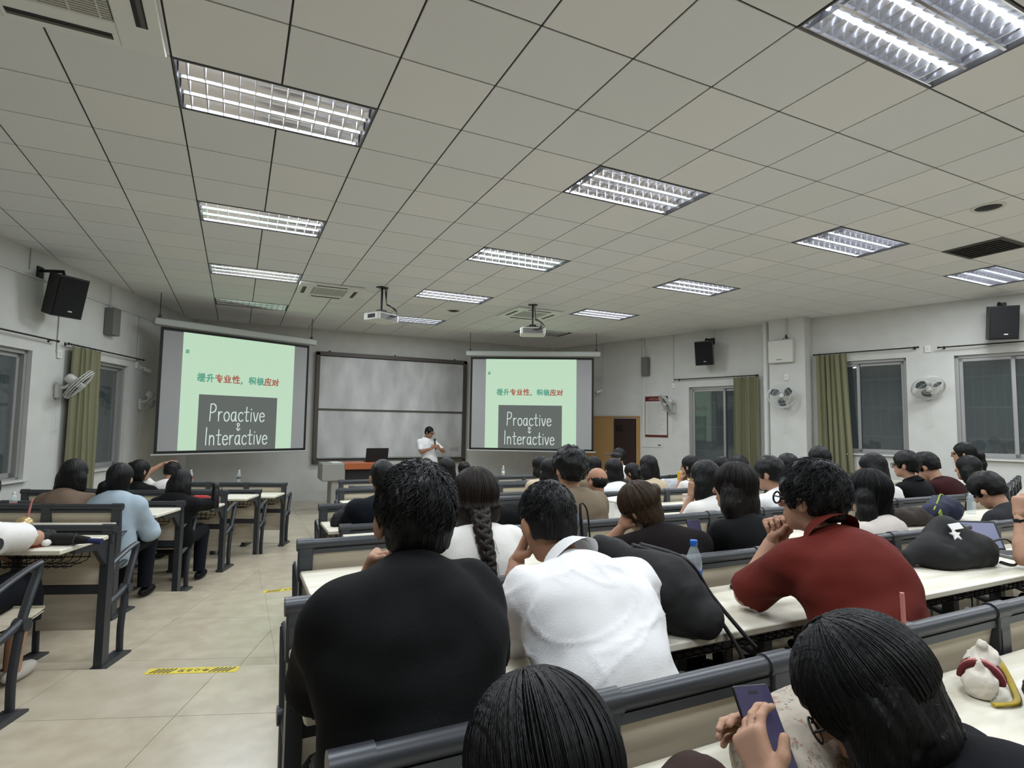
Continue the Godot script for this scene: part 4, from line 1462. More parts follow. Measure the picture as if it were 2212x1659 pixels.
	const EDGES := [[0, 1], [2, 3], [4, 5], [6, 7], [0, 2], [1, 3], [4, 6], [5, 7], [0, 4], [1, 5], [2, 6], [3, 7]]
	const CORN := [Vector3(0, 0, 0), Vector3(1, 0, 0), Vector3(0, 1, 0), Vector3(1, 1, 0), Vector3(0, 0, 1), Vector3(1, 0, 1), Vector3(0, 1, 1), Vector3(1, 1, 1)]

var fold_noise := FastNoiseLite.new()
var hair_noise := FastNoiseLite.new()

func color_mat(called: String, c: Color, rough := 0.85) -> String:
	if not mats.has(called):
		var m := mat(called, c, rough, 0.0, 0.3)
		if called.begins_with("cloth"):
			nrm_shared(m)
	return called

var weave: Texture2D
func nrm_shared(m: StandardMaterial3D) -> void:
	if weave == null:
		weave = noise_tex(0.12, Color(0, 0, 0), Color(1, 1, 1), 256, 3, 44, Vector2.ONE, true, 3.0)
	m.uv1_triplanar = true
	m.uv1_scale = Vector3.ONE * 7.0
	nrm(m, weave, 0.35)

func hair_mat(c: Color) -> String:
	var called := "hair_%s" % c.to_html(false)
	if not mats.has(called):
		var m := mat(called, c, 0.5, 0.0, 0.35)
		if strand_tex == null:
			strand_tex = noise_tex(0.09, Color(0, 0, 0), Color(1, 1, 1), 256, 3, 61, Vector2(1.0, 0.06), true, 7.0)
		m.uv1_triplanar = true
		m.uv1_scale = Vector3.ONE * 5.0
		nrm(m, strand_tex, 0.8)
	return called
var strand_tex: Texture2D

func perp(v: Vector3, hint: Vector3) -> Vector3:
	return (hint - v * hint.dot(v)).normalized()

# a hand with a palm, four fingers and a thumb; d runs along the hand, n out of the palm, s towards the thumb
func hand(out: MB, wrist: Vector3, d: Vector3, n: Vector3, thumb: float, curl: float, cell: float, sc := 1.0, spread := 0.05) -> void:
	d = d.normalized()
	n = perp(d, n)
	var s := d.cross(n).normalized() * thumb
	var fl := Field.new(wrist - Vector3.ONE * 0.21 * sc, wrist + Vector3.ONE * 0.21 * sc, cell)
	fl.cap(wrist - d * 0.05 * sc, wrist + d * 0.012 * sc, 0.027 * sc, 0.025 * sc, 0.01, n, 1.25)
	for k in 4:
		var off := (1.5 - k) * 0.0195 * sc
		fl.cap(wrist + d * 0.01 * sc + s * off * 0.6, wrist + d * 0.088 * sc + s * off, 0.0155 * sc, 0.0125 * sc, 0.012)
	var lens := [0.072, 0.08, 0.074, 0.058]
	for k in 4:
		var off := (1.5 - k) * 0.0205 * sc
		var p := wrist + d * (0.088 - 0.006 * absf(k - 1.2)) * sc + s * off
		var dir := (d + s * (1.5 - k) * spread).normalized()
		var ang := curl * (0.85 + 0.08 * k)
		var r := 0.0098 * sc
		var nn := n
		for j in 3:
			var nd := (dir * cos(ang) + nn * sin(ang)).normalized()
			nn = (nn * cos(ang) - dir * sin(ang)).normalized()
			dir = nd
			var l: float = lens[k] * [0.45, 0.30, 0.25][j] * sc
			fl.cap(p, p + dir * l, r, r * 0.9, 0.004)
			p += dir * l
			r *= 0.9
			ang = curl * 0.9
	var tp := wrist + d * 0.022 * sc + s * 0.026 * sc
	var td := (d * 0.62 + s * 0.62 + n * (0.25 + 0.35 * curl)).normalized()
	fl.cap(wrist + d * 0.01 * sc + s * 0.012 * sc, tp, 0.018 * sc, 0.0145 * sc, 0.01)
	fl.cap(tp, tp + td * 0.034 * sc, 0.0142 * sc, 0.0112 * sc, 0.008)
	var td2 := (td + (d * 0.5 - s * 0.2) * (0.5 + curl)).normalized()
	fl.cap(tp + td * 0.034 * sc, tp + td * 0.034 * sc + td2 * 0.028 * sc, 0.0112 * sc, 0.0095 * sc, 0.006)
	fl.nets(out)

# q: see the lists in build_people
func person(q: Dictionary) -> Node3D:
	var floor_y: float = q.floor
	var hipw: Vector3 = q.hip # x, height above floor, z
	var org := Vector3(hipw.x, floor_y, hipw.z)
	var t := thing("person", q.label, "person", Transform3D(Basis(), org), q.get("group", "people sitting in the lecture hall"))
	var S: float = q.get("size", 1.0)
	var wide: float = q.get("wide", 1.0) * S
	var cell: float = q.get("cell", 0.018)
	var yaw := deg_to_rad(q.get("yaw", 0.0))
	var hc := Vector3(0, hipw.y, 0)
	var headw: Vector3 = q.head # x, height above floor of the centre of the head, z
	var H := Vector3(headw.x - hipw.x, headw.y, headw.z - hipw.z)
	var hyaw := deg_to_rad(q.get("hyaw", q.get("yaw", 0.0)))
	var HB := Basis.from_euler(Vector3(deg_to_rad(-q.get("hpitch", 0.0)), hyaw, deg_to_rad(q.get("hroll", 0.0)))).scaled_local(Vector3.ONE * S)
	var TB := Basis(Vector3.UP, yaw)
	var R := TB.x
	var Fw := -TB.z
	var N: Vector3
	if q.has("neck"):
		N = q.neck - Vector3(hipw.x, 0, hipw.z)
	else:
		N = H + HB * Vector3(0, -0.115, 0.03) + Vector3(0, -0.05, 0) * S - Fw * q.get("nod", 0.03)
	var spine := (N - hc)
	var bulge: float = q.get("slouch", 0.03)
	var roll := deg_to_rad(q.get("sroll", 0.0))
	var sh := 0.168 * wide
	var SR: Vector3 = N + (R * cos(roll) + Vector3.UP * sin(roll)) * sh - Vector3.UP * 0.055 * S
	var SL: Vector3 = N - (R * cos(roll) + Vector3.UP * sin(roll)) * sh - Vector3.UP * 0.055 * S
	if q.has("shl"):
		SL = q.shl - Vector3(hipw.x, 0, hipw.z)
	if q.has("shr"):
		SR = q.shr - Vector3(hipw.x, 0, hipw.z)
	# arms: elbow, wrist, palm normal, hand direction, curl
	var arms := []
	for side in [-1, 1]:
		var shp: Vector3 = SL if side < 0 else SR
		var key := "larm" if side < 0 else "rarm"
		var pose = q.get(key, "desk")
		var a := {}
		if pose is String:
			match pose:
				"desk":
					a.e = shp + R * side * 0.06 * S - Vector3.UP * 0.235 * S + Fw * 0.12 * S
					a.w = a.e + Fw * 0.20 * S - R * side * 0.10 * S + Vector3.UP * 0.03
					a.n = Vector3.DOWN
					a.c = 0.35
				"chin":
					a.e = shp + R * side * 0.05 * S - Vector3.UP * 0.22 * S + Fw * 0.16 * S
					a.w = H + HB * Vector3(side * 0.05, -0.16, -0.09)
					a.n = -(HB * Vector3(side * 0.6, 0, -1)).normalized()
					a.d = (HB * Vector3(-side * 0.3, 1, 0.1)).normalized()
					a.c = 0.9
				"cheek":
					a.e = shp + R * side * 0.07 * S - Vector3.UP * 0.22 * S + Fw * 0.15 * S
					a.w = H + HB * Vector3(side * 0.085, -0.13, -0.05)
					a.n = -(HB * Vector3(side, 0, -0.2)).normalized()
					a.d = (HB * Vector3(0, 1, 0.15)).normalized()
					a.c = 0.25
				"lap":
					a.e = shp + R * side * 0.07 * S - Vector3.UP * 0.26 * S + Fw * 0.03 * S
					a.w = a.e + Fw * 0.21 * S - R * side * 0.10 * S - Vector3.UP * 0.05
					a.n = Vector3.DOWN
					a.c = 0.3
				"phone":
					a.e = shp + R * side * 0.06 * S - Vector3.UP * 0.24 * S + Fw * 0.10 * S
					a.w = a.e + Fw * 0.20 * S - R * side * 0.08 * S + Vector3.UP * 0.06
					a.n = (Vector3.UP - R * side * 0.8).normalized()
					a.c = 0.45
		else:
			a = pose.duplicate()
			for kx in ["e", "w"]:
				a[kx] = a[kx] - Vector3(hipw.x, 0, hipw.z)
		if not a.has("d"):
			a.d = (a.w - a.e).normalized()
		a.s = shp
		a.side = side
		arms.append(a)
	# ---- skin
	var skin := color_mat("skin_%s" % q.get("skin", "a"), {"a": Color(0.66, 0.51, 0.42), "b": Color(0.60, 0.45, 0.36), "c": Color(0.70, 0.55, 0.46), "d": Color(0.54, 0.39, 0.31)}[q.get("skin", "a")], 0.55)
	var body := MB.new()
	var lo := H.min(N).min(SL).min(SR)
	var hi := H.max(N).max(SL).max(SR)
	for a in arms:
		lo = lo.min(a.e).min(a.w)
		hi = hi.max(a.e).max(a.w)
	var ac := maxf(cell, 0.012)
	var f := Field.new(lo - Vector3.ONE * 0.12, hi + Vector3.ONE * 0.12, ac)
	for a in arms:
		f.cap(a.s, a.e, 0.046 * wide, 0.040 * wide, 0.02)
		var m1: Vector3 = a.e.lerp(a.w, 0.3)
		f.cap(a.e, m1, 0.039 * wide, 0.039 * wide, 0.02)
		f.cap(m1, a.w, 0.039 * wide, 0.026 * wide, 0.02)
	f.cap(SL - Vector3.UP * 0.02, SR - Vector3.UP * 0.02, 0.03, 0.03, 0.02)
	f.cap(N + Vector3.DOWN * 0.03 + Fw * 0.012, H + HB * Vector3(0, -0.07, 0.022), 0.047 * wide, 0.049 * wide, 0.02)
	f.nets(body)
	var hcell := minf(cell * 0.62, 0.011)
	var hf := Field.new(H - Vector3.ONE * 0.17 * S, H + Vector3.ONE * 0.16 * S, hcell)
	hf.ell(H + HB * Vector3(0, 0.03, 0.015), Vector3(0.076, 0.088, 0.094), HB, 0.02)
	hf.ell(H + HB * Vector3(0, -0.035, -0.022), Vector3(0.06, 0.08, 0.066), HB, 0.03)
	hf.cap(H + HB * Vector3(0, -0.098, -0.062), H + HB * Vector3(0, -0.09, -0.055), 0.02 * S, 0.022 * S, 0.03)
	hf.cap(H + HB * Vector3(0, 0.012, -0.088), H + HB * Vector3(0, -0.03, -0.106), 0.008 * S, 0.013 * S, 0.014)
	hf.cap(H + HB * Vector3(-0.035, 0.022, -0.075), H + HB * Vector3(0.035, 0.022, -0.075), 0.013 * S, 0.013 * S, 0.02)
	hf.cap(H + HB * Vector3(-0.018, -0.063, -0.084), H + HB * Vector3(0.018, -0.063, -0.084), 0.008 * S, 0.008 * S, 0.01)
	for sx: int in [-1, 1]:
		hf.ell(H + HB * Vector3(sx * 0.031, -0.002, -0.094), Vector3(0.014, 0.009, 0.012), HB, 0.012, true)
		var EB := HB * Basis(Vector3.UP, -sx * 0.45)
		hf.ell(H + HB * Vector3(sx * 0.083, -0.012, 0.012), Vector3(0.009, 0.033, 0.021), EB, 0.008)
	hf.cap(H + HB * Vector3(0, -0.075, 0.025), N + Fw * 0.012, 0.049 * wide, 0.047 * wide, 0.03)
	hf.nets(body)
	for a in arms:
		if not a.has("nohand"):
			hand(body, a.w, a.d, a.n, float(a.side), a.get("c", 0.3), 0.0045 if cell < 0.014 else 0.0075, S)
	part(t, "body", body, skin)
	# ---- eyes and mouth
	if q.get("face", false):
		var ey := MB.new()
		for sx: int in [-1, 1]:
			ey.ball(H + HB * Vector3(sx * 0.031, -0.002, -0.081), Vector3.ONE * 0.0105 * S, Basis(), 6, 8)
		part(t, "eyes", ey, color_mat("eye_dark", Color(0.06, 0.045, 0.04), 0.3))
		part(t, "mouth", MB.new().ball(H + HB * Vector3(0, -0.064, -0.089), Vector3(0.020, 0.0045, 0.006) * S, HB.orthonormalized(), 5, 8), color_mat("lips", Color(0.55, 0.30, 0.26), 0.5))
	if q.get("glasses", "") != "":
		var gl := MB.new()
		for sx: int in [-1, 1]:
			var ring := []
			for k in 17:
				var an := TAU * k / 16.0
				ring.append(H + HB * Vector3(sx * 0.034 + 0.027 * cos(an), -0.004 + 0.021 * sin(an), -0.105))
			gl.tube(ring, 0.0024 if q.glasses == "thin" else 0.0038, 5, false)
			gl.tube([H + HB * Vector3(sx * 0.06, 0.004, -0.104), H + HB * Vector3(sx * 0.082, 0.002, -0.01), H + HB * Vector3(sx * 0.084, -0.012, 0.03)], 0.0028, 5)
		gl.tube([H + HB * Vector3(-0.009, 0.0, -0.108), H + HB * Vector3(0.009, 0.0, -0.108)], 0.0026, 5)
		part(t, "glasses", gl, "black_plastic" if q.glasses != "thin" else "rod")
	# ---- shirt
	var top := color_mat(q.top[0], q.top[1])
	var sf: float = q.get("sleeve", 0.62)
	var infl: float = q.get("loose", 0.012)
	var shirt := MB.new()
	lo = SL.min(SR).min(hc - R * 0.2).min(hc + R * 0.2)
	hi = SL.max(SR).max(N).max(hc + R * 0.2).max(hc - R * 0.2)
	for a in arms:
		lo = lo.min(a.e)
		hi = hi.max(a.e)
		if sf > 1.0:
			lo = lo.min(a.w)
			hi = hi.max(a.w)
	f = Field.new(lo - Vector3.ONE * 0.22, hi + Vector3.ONE * 0.2, cell)
	var mid := hc.lerp(N, 0.45) - Fw * bulge * 1.3
	var chest := hc.lerp(N, 0.74) - Fw * bulge * 0.9
	var tw := 0.118 * wide + infl
	var across := (SR - SL).normalized()
	var ax := perp(across, Fw)
	for sx: int in [-1, 1]:
		f.cap(hc - Vector3.UP * 0.04 + R * sx * 0.055 * wide, mid + R * sx * 0.035 * wide, tw, tw * 0.97, 0.03, Fw, 1.2)
		f.cap(mid + R * sx * 0.035 * wide, chest + across * sx * 0.06 * wide, tw * 0.97, tw * 0.98, 0.03, ax, 1.25)
		var sp: Vector3 = SL if sx < 0 else SR
		f.cap(chest + across * sx * 0.05 * wide, sp - Vector3.UP * 0.035, tw * 0.84, 0.052 * wide + infl * 0.4, 0.06, ax, 1.15)
		f.cap(N - Vector3.UP * 0.030, sp, 0.046 * wide + infl * 0.4, 0.044 * wide + infl * 0.5, 0.05)
		f.cap(N - Vector3.UP * 0.034, N - Vector3.UP * 0.08 + across * sx * 0.05, 0.058 * wide, 0.060 * wide, 0.03)
	f.cap(SL, SR, 0.044 * wide + infl * 0.4, 0.044 * wide + infl * 0.4, 0.05)
	f.cap(mid, chest.lerp(N, 0.35), tw * 1.03, tw * 0.92, 0.06, ax, 1.22)
	f.cap(hc, mid, tw * 1.02, tw * 1.02, 0.05, Fw, 1.2)
	for a in arms:
		var tor := 0.050 * wide + infl
		if sf <= 1.0:
			if sf > 0.05:
				f.cap(a.s, a.s.lerp(a.e, sf), tor, tor * 1.02, 0.03, Vector3.ZERO, 1.0, true)
		else:
			f.cap(a.s, a.e, tor, 0.044 * wide + infl, 0.03)
			f.cap(a.e, a.e.lerp(a.w, sf - 1.0), 0.044 * wide + infl, 0.034 * wide + infl, 0.015, Vector3.ZERO, 1.0, true)
	var amp: float = q.get("folds", 0.004)
	var nseed: float = absf(hipw.x * 7.1 + hipw.z * 3.7)
	var creases: float = q.get("creases", 0.0)
	f.nets(shirt, func(p: Vector3, n: Vector3) -> float:
		var u := Vector3(p.x * 0.75 + p.y * 0.55, p.y - p.x * 0.3, p.z) * 1.0
		var a1 := fold_noise.get_noise_3d(u.x * 26.0 + nseed * 9.0, u.y * 60.0, u.z * 26.0)
		var a2 := fold_noise.get_noise_3d(p.x * 70.0, p.y * 40.0 + nseed * 5.0, p.z * 70.0)
		var a3 := 0.0
		if creases > 0.0:
			var r1 := absf(fold_noise.get_noise_3d(p.x * 36.0 + p.y * 50.0, p.y * 36.0, 7.0 + p.z * 30.0))
			var r2 := absf(fold_noise.get_noise_3d(p.x * 36.0 - p.y * 44.0 + 90.0, p.y * 40.0, 31.0 + p.z * 30.0))
			a3 = creases * (maxf(0.0, 1.0 - r1 * 11.0) + maxf(0.0, 1.0 - r2 * 11.0))
		return amp * (a1 * 1.8 + a2 * 0.6 - absf(a1) * 0.6) + a3)
	part(t, q.get("top_name", "shirt"), shirt, top)
	if q.get("collar", false):
		var col := MB.new()
		var cb := HB.orthonormalized()
		var cdir := (H + HB * Vector3(0, -0.08, 0.02) - N).normalized()
		var e1 := perp(cdir, R)
		var e2 := cdir.cross(e1)
		col.sheet(func(u: float, v: float):
			var an := u * TAU
			var rr := (0.068 + 0.012 * (1.0 - v)) * wide
			if v < 0.0:
				rr = 0.08
			return N + cdir * (0.012 + v * 0.034) + (e1 * cos(an) + e2 * sin(an)) * rr, 28, 3)
		col.sheet(func(u: float, v: float):
			var an := u * TAU
			var rr := (0.071 + 0.030 * (1.0 - v)) * wide
			return N + cdir * (-0.002 + v * 0.050) + (e1 * cos(an) + e2 * sin(an)) * rr, 28, 3)
		part(t, "collar", col, top)
	# ---- legs
	var low := color_mat(q.get("low", ["cloth_jeans", Color(0.05, 0.06, 0.09)])[0], q.get("low", ["cloth_jeans", Color(0.05, 0.06, 0.09)])[1])
	if q.get("legs", true):
		var tr := MB.new()
		var shoes := MB.new()
		var shins := MB.new()
		for sx: int in [-1, 1]:
			var hp := hc + R * sx * 0.085 - Vector3.UP * 0.02
			var kn: Vector3
			var an: Vector3
			if q.get("stand", false):
				kn = Vector3(hc.x, hc.y - 0.43 * S, 0) + R * sx * 0.09
				an = R * sx * 0.10 + Vector3.UP * 0.09
			else:
				kn = hc + Fw * 0.40 * S + R * sx * (0.10 + q.get("knees", 0.0)) - Vector3.UP * 0.02
				an = kn * Vector3(1, 0, 1) - Fw * q.get("tuck", 0.02) + Vector3.UP * 0.09
			if q.has("shorts"):
				var kn2 := kn.lerp(an, 0.42)
				tr.tube(smooth3([hp, hp.lerp(kn, 0.55), kn, kn2], 3), [0.10, 0.10, 0.10, 0.098, 0.096, 0.095, 0.093, 0.095, 0.098, 0.10], 14)
				shins.tube([kn, kn.lerp(an, 0.5), kn.lerp(an, 0.8), an - Vector3.UP * 0.03], [0.055, 0.052, 0.040, 0.037], 10)
			else:
				tr.tube(smooth3([hp, hp.lerp(kn, 0.55), kn, kn.lerp(an, 0.25), kn.lerp(an, 0.6), an], 3), [0.088, 0.088, 0.086, 0.083, 0.08, 0.078, 0.072, 0.07, 0.068, 0.066, 0.064, 0.062, 0.06, 0.058, 0.056, 0.055], 12)
			shoes.ball(an + Fw * 0.05 - Vector3.UP * 0.045, Vector3(0.043, 0.042, 0.125) * S, TB, 8, 12)
		part(t, "shorts" if q.has("shorts") else "trousers", tr, low)
		if q.has("shorts"):
			part(t, "shins", shins, skin)
		part(t, "shoes", shoes, color_mat("shoe_%s" % q.get("shoe", "dark"), {"dark": Color(0.03, 0.03, 0.035), "pale": Color(0.72, 0.70, 0.66)}[q.get("shoe", "dark")], 0.6))
	q.H = H
	q.HB = HB
	q.N = N
	q.R = R
	q.Fw = Fw
	q.node = t
	q.S = S
	hair(t, q)
	return t

func hair(t: Node3D, q: Dictionary) -> void:
	var H: Vector3 = q.H
	var B: Basis = q.HB
	var S: float = q.S
	var N: Vector3 = q.N
	var style: String = q.get("hair", "short")
	var hm := hair_mat(q.get("haircol", Color(0.022, 0.020, 0.020)))
	var cell: float = minf(q.get("cell", 0.018) * 0.62, 0.012)
	var m := MB.new()
	var low := -0.17
	if style in ["long", "braid", "pony", "half"]:
		low = -0.55
	var back: Vector3 = -q.Fw
	var f := Field.new(H + Vector3(-0.21, low, -0.21) * S, H + Vector3(0.21, 0.18, 0.21) * S, cell)
	var thick: float = q.get("volume", 0.014)
	var rough := 0.006
	var R2 := Vector3(0.078 + thick, 0.090 + thick, 0.097 + thick)
	match style:
		"short", "crop", "flat":
			f.ell(H + B * Vector3(0, 0.032, 0.016), R2, B, 0.01)
			f.ell(H + B * Vector3(0, -0.03, 0.045), Vector3(0.074, 0.075, 0.068), B, 0.03)
			f.ell(H + B * Vector3(0, -0.06, -0.105), Vector3(0.085, 0.105, 0.072), B, 0.008, true)
			f.plane((B * Vector3(0, -1, -0.25)).normalized(), H + B * Vector3(0, -0.060, 0.06))
			for sx: int in [-1, 1]:
				f.ell(H + B * Vector3(sx * 0.094, -0.035, 0.0), Vector3(0.034, 0.046, 0.034), B, 0.006, true)
			rough = q.get("tousle", 0.007)
		"bald":
			f.ell(H + B * Vector3(0, 0.012, 0.020), Vector3(0.080, 0.075, 0.096), B, 0.01)
			f.ell(H + B * Vector3(0, -0.05, -0.10), Vector3(0.088, 0.13, 0.085), B, 0.008, true)
			f.ell(H + B * Vector3(0, 0.10, -0.005), Vector3(0.075, 0.065, 0.085), B, 0.01, true)
			f.plane((B * Vector3(0, -1, -0.25)).normalized(), H + B * Vector3(0, -0.065, 0.06))
			for sx: int in [-1, 1]:
				f.ell(H + B * Vector3(sx * 0.092, -0.035, 0.0), Vector3(0.03, 0.042, 0.030), B, 0.006, true)
			rough = 0.002
		_:
			f.ell(H + B * Vector3(0, 0.032, 0.016), R2, B, 0.01)
			f.ell(H + B * Vector3(0, -0.05, 0.035), Vector3(0.082 + thick * 0.5, 0.10, 0.078), B, 0.03)
			if style != "bun" and style != "up" and style != "pony":
				f.ell(H + B * Vector3(0, -0.06, 0.03), Vector3(0.098, 0.09, 0.075), B, 0.03)
			if style == "bob":
				f.ell(H + B * Vector3(0, -0.085, 0.025), Vector3(0.108, 0.07, 0.085), B, 0.03)
			f.ell(H + B * Vector3(0, -0.07, -0.105), Vector3(0.068, 0.118, 0.085), B, 0.008, true)
			if style == "bob":
				f.plane((B * Vector3(0, -1, 0)).normalized(), H + B * Vector3(0, -0.125, 0))
	if style == "long" or style == "half":
		var fall: Array = q.get("fall", [Vector3(0, -0.10, 0.055), Vector3(0, -0.22, 0.10), Vector3(0, -0.34, 0.115), Vector3(0, -0.46, 0.11)])
		var prev := H + B * Vector3(0, -0.03, 0.04)
		var wd: float = q.get("fallw", 0.060)
		for k in fall.size():
			var v: Vector3 = fall[k]
			var p: Vector3 = H + (q.R * v.x + Vector3.UP * v.y + back * v.z) * S
			f.cap(prev - q.R * wd, p - q.R * wd * (1.0 - 0.12 * k), 0.048 * S, 0.040 * S * (1.0 - 0.09 * k), 0.05, back, 1.2)
			f.cap(prev + q.R * wd, p + q.R * wd * (1.0 - 0.12 * k), 0.048 * S, 0.040 * S * (1.0 - 0.09 * k), 0.05, back, 1.2)
			prev = p
	if style == "pony":
		var p0 := H + B * Vector3(0, 0.01, 0.105)
		var pts: Array = q.get("tail", [Vector3(0, -0.02, 0.05), Vector3(0, -0.12, 0.07), Vector3(0, -0.26, 0.06), Vector3(0, -0.38, 0.04)])
		var prev := p0
		for k in pts.size():
			var v: Vector3 = pts[k]
			var p: Vector3 = p0 + (q.R * v.x + Vector3.UP * v.y + back * v.z) * S
			f.cap(prev, p, (0.022 + 0.012 * sin(k * 0.9 + 0.5)) * S, (0.034 - 0.007 * k) * S, 0.02)
			prev = p
	if style == "bun" or style == "up":
		var bc: Vector3 = q.get("bunat", Vector3(0, 0.055, 0.105))
		f.ell(H + B * bc, Vector3(0.043, 0.036, 0.038), B, 0.012)
	var so: float = q.get("hseed", 1.0) * 13.0
	var hn := hair_noise
	var lowline := H.y
	f.nets(m, func(p: Vector3, n: Vector3) -> float:
		var l: Vector3 = B.inverse() * (p - H)
		var an := atan2(l.x, l.z + 0.02)
		if style in ["short", "crop", "flat"]:
			return rough * (hn.get_noise_3d(l.x * 190.0 + so, l.y * 120.0, l.z * 190.0) + 0.6 * hn.get_noise_3d(l.x * 80.0, l.y * 60.0 + so, l.z * 80.0))
		if l.y < -0.06:
			an = l.x * 11.0
		return 0.0035 * hn.get_noise_2d(an * 95.0 + so, l.y * 30.0) + 0.004 * hn.get_noise_2d(an * 30.0 + so * 2.0, l.y * 14.0))
	part(t, "hair", m, hm)
	if style == "braid":
		braid(t, q, hm)
	if q.get("strands", 0) > 0:
		strands(t, q, hm)

func braid(t: Node3D, q: Dictionary, hm: String) -> void:
	var H: Vector3 = q.H
	var B: Basis = q.HB
	var pts := []
	for v in q.braid_path:
		pts.append(v - Vector3(q.hip.x, 0, q.hip.z))
	pts = smooth3(pts, 10)
	for s in 3:
		var m := MB.new()
		var path := []
		var rad := []
		for i in pts.size():
			var u := float(i) / (pts.size() - 1)
			var ph := u * TAU * 3.2 + s * TAU / 3.0
			var w := lerpf(0.026, 0.012, u)
			path.append(pts[i] + q.R * w * sin(ph) - q.Fw * (0.010 + 0.009 * cos(2.0 * ph)))
			rad.append(lerpf(0.021, 0.010, u))
		m.tube(path, rad, 8)
		part(t, "braid_lock", m, hm)
	var wi := MB.new()
	rng.seed = 5
	for k in 26:
		var i := rng.randi_range(0, pts.size() - 2)
		var p: Vector3 = pts[i] - q.Fw * 0.02 + q.R * rng.randf_range(-0.03, 0.03)
		var d := Vector3(rng.randf_range(-1, 1) * 0.04, -0.05, 0.02)
		wi.tube([p, p + d * 0.5 + Vector3(0.006, 0.004, 0), p + d], 0.0008, 3)
	part(t, "stray_hair", wi, hm)

# fine locks lying on the crown and running down with the hair
func strands(t: Node3D, q: Dictionary, hm: String) -> void:
	var H: Vector3 = q.H
	var B: Basis = q.HB
	var m := MB.new()
	rng.seed = int(q.get("hseed", 1.0) * 100.0) + 3
	var thick: float = q.get("volume", 0.014)
	var r := Vector3(0.079 + thick, 0.0905 + thick, 0.098 + thick)
	var c := Vector3(0, 0.032, 0.016)
	for k in q.strands:
		if q.get("hair", "short") in ["short", "crop", "flat"]:
			var th := acos(rng.randf_range(-0.35, 1.0))
			var ph := rng.randf_range(-PI, PI)
			var d := Vector3(sin(th) * sin(ph), cos(th), sin(th) * cos(ph))
			if d.z < -0.55 and d.y < 0.5:
				continue
			var p := c + d * r * 0.99
			var side := d.cross(Vector3(0.2, 1, 0.1)).normalized().rotated(d, rng.randf_range(-0.7, 0.7) + 1.2)
			var l: float = rng.randf_range(0.012, 0.024) * q.get("strand_len", 1.0)
			m.tube([H + B * p, H + B * (p + d * l * 0.22 + side * l * 0.6), H + B * (p + d * l * 0.20 + side * l * 1.25)], [0.0017, 0.0013, 0.0003], 3, false)
		else:
			# start beside the parting and follow the head down
			var ph := rng.randf_range(-PI, PI)
			if absf(ph) > 2.35:
				ph *= 0.8
			var start := rng.randf_range(0.04, 0.5)
			var pts := []
			var rad := []
			var w := rng.randf_range(0.0011, 0.0024)
			var lift := rng.randf_range(-0.002, 0.0035)
			var wob := rng.randf_range(-0.05, 0.05)
			var n := 11
			for i in n:
				var th := start + (1.85 - start) * i / (n - 1.0)
				var aph := ph + wob * i / n
				var d := Vector3(sin(th) * sin(aph), cos(th), sin(th) * cos(aph))
				pts.append(H + B * (c + d * (r + Vector3.ONE * lift)))
				rad.append(w * (0.35 if i == 0 else 1.0))
			var drop: float = q.get("strand_drop", 0.10)
			if q.hair == "long" and q.has("fall"):
				var u := sin(ph)
				for v in q.fall:
					pts.append(H + (q.R * (v.x + u * (q.get("fallw", 0.06) + 0.036)) + Vector3.UP * v.y - q.Fw * (v.z + 0.05 * cos(ph) + lift)) * q.S)
					rad.append(w)
				rad[-1] = 0.0003
			elif drop > 0.0:
				var e: Vector3 = pts[-1]
				pts.append(e + Vector3(0, -drop * 0.5, 0) - q.Fw * 0.01)
				rad.append(w)
				pts.append(e + Vector3(rng.randf_range(-0.01, 0.01), -drop * rng.randf_range(0.7, 1.1), 0) - q.Fw * 0.015)
				rad.append(0.0003)
			m.tube(pts, rad, 4, false)
	part(t, "hair_strands", m, hm)

const BLK := Color(0.018, 0.017, 0.018)

func seated(label: String, row: int, x: float, top: float, z: float, extra: Dictionary) -> Node3D:
	# a listener in the middle block; top is the height of the crown above the tier's floor
	var s: float = extra.get("size", 1.0)
	var q := {"label": label, "floor": TIER[TROW[row]], "hip": Vector3(x + extra.get("hx", 0.02), 0.52, -RAILS[row] - extra.get("hz", 0.2)), "head": Vector3(x, top - 0.132 * s, z), "cell": 0.02}
	q.merge(extra, true)
	return person(q)

func wing(label: String, c: float, tier: float, head: Vector3, extra: Dictionary) -> Node3D:
	# a listener in the left wing; the hip lies on the line at distance c along the wing's axis
	var n := Vector3(sin(deg_to_rad(20.0)), 0, -cos(deg_to_rad(20.0)))
	var s: float = extra.get("size", 1.0)
	var flat := Vector3(head.x, 0, head.z)
	var hip := flat + n * (c - flat.dot(n))
	var q := {"label": label, "floor": tier, "hip": Vector3(hip.x, 0.52, hip.z), "head": Vector3(head.x, head.y - 0.132 * s, head.z), "cell": 0.02, "yaw": -20.0}
	q.merge(extra, true)
	return person(q)

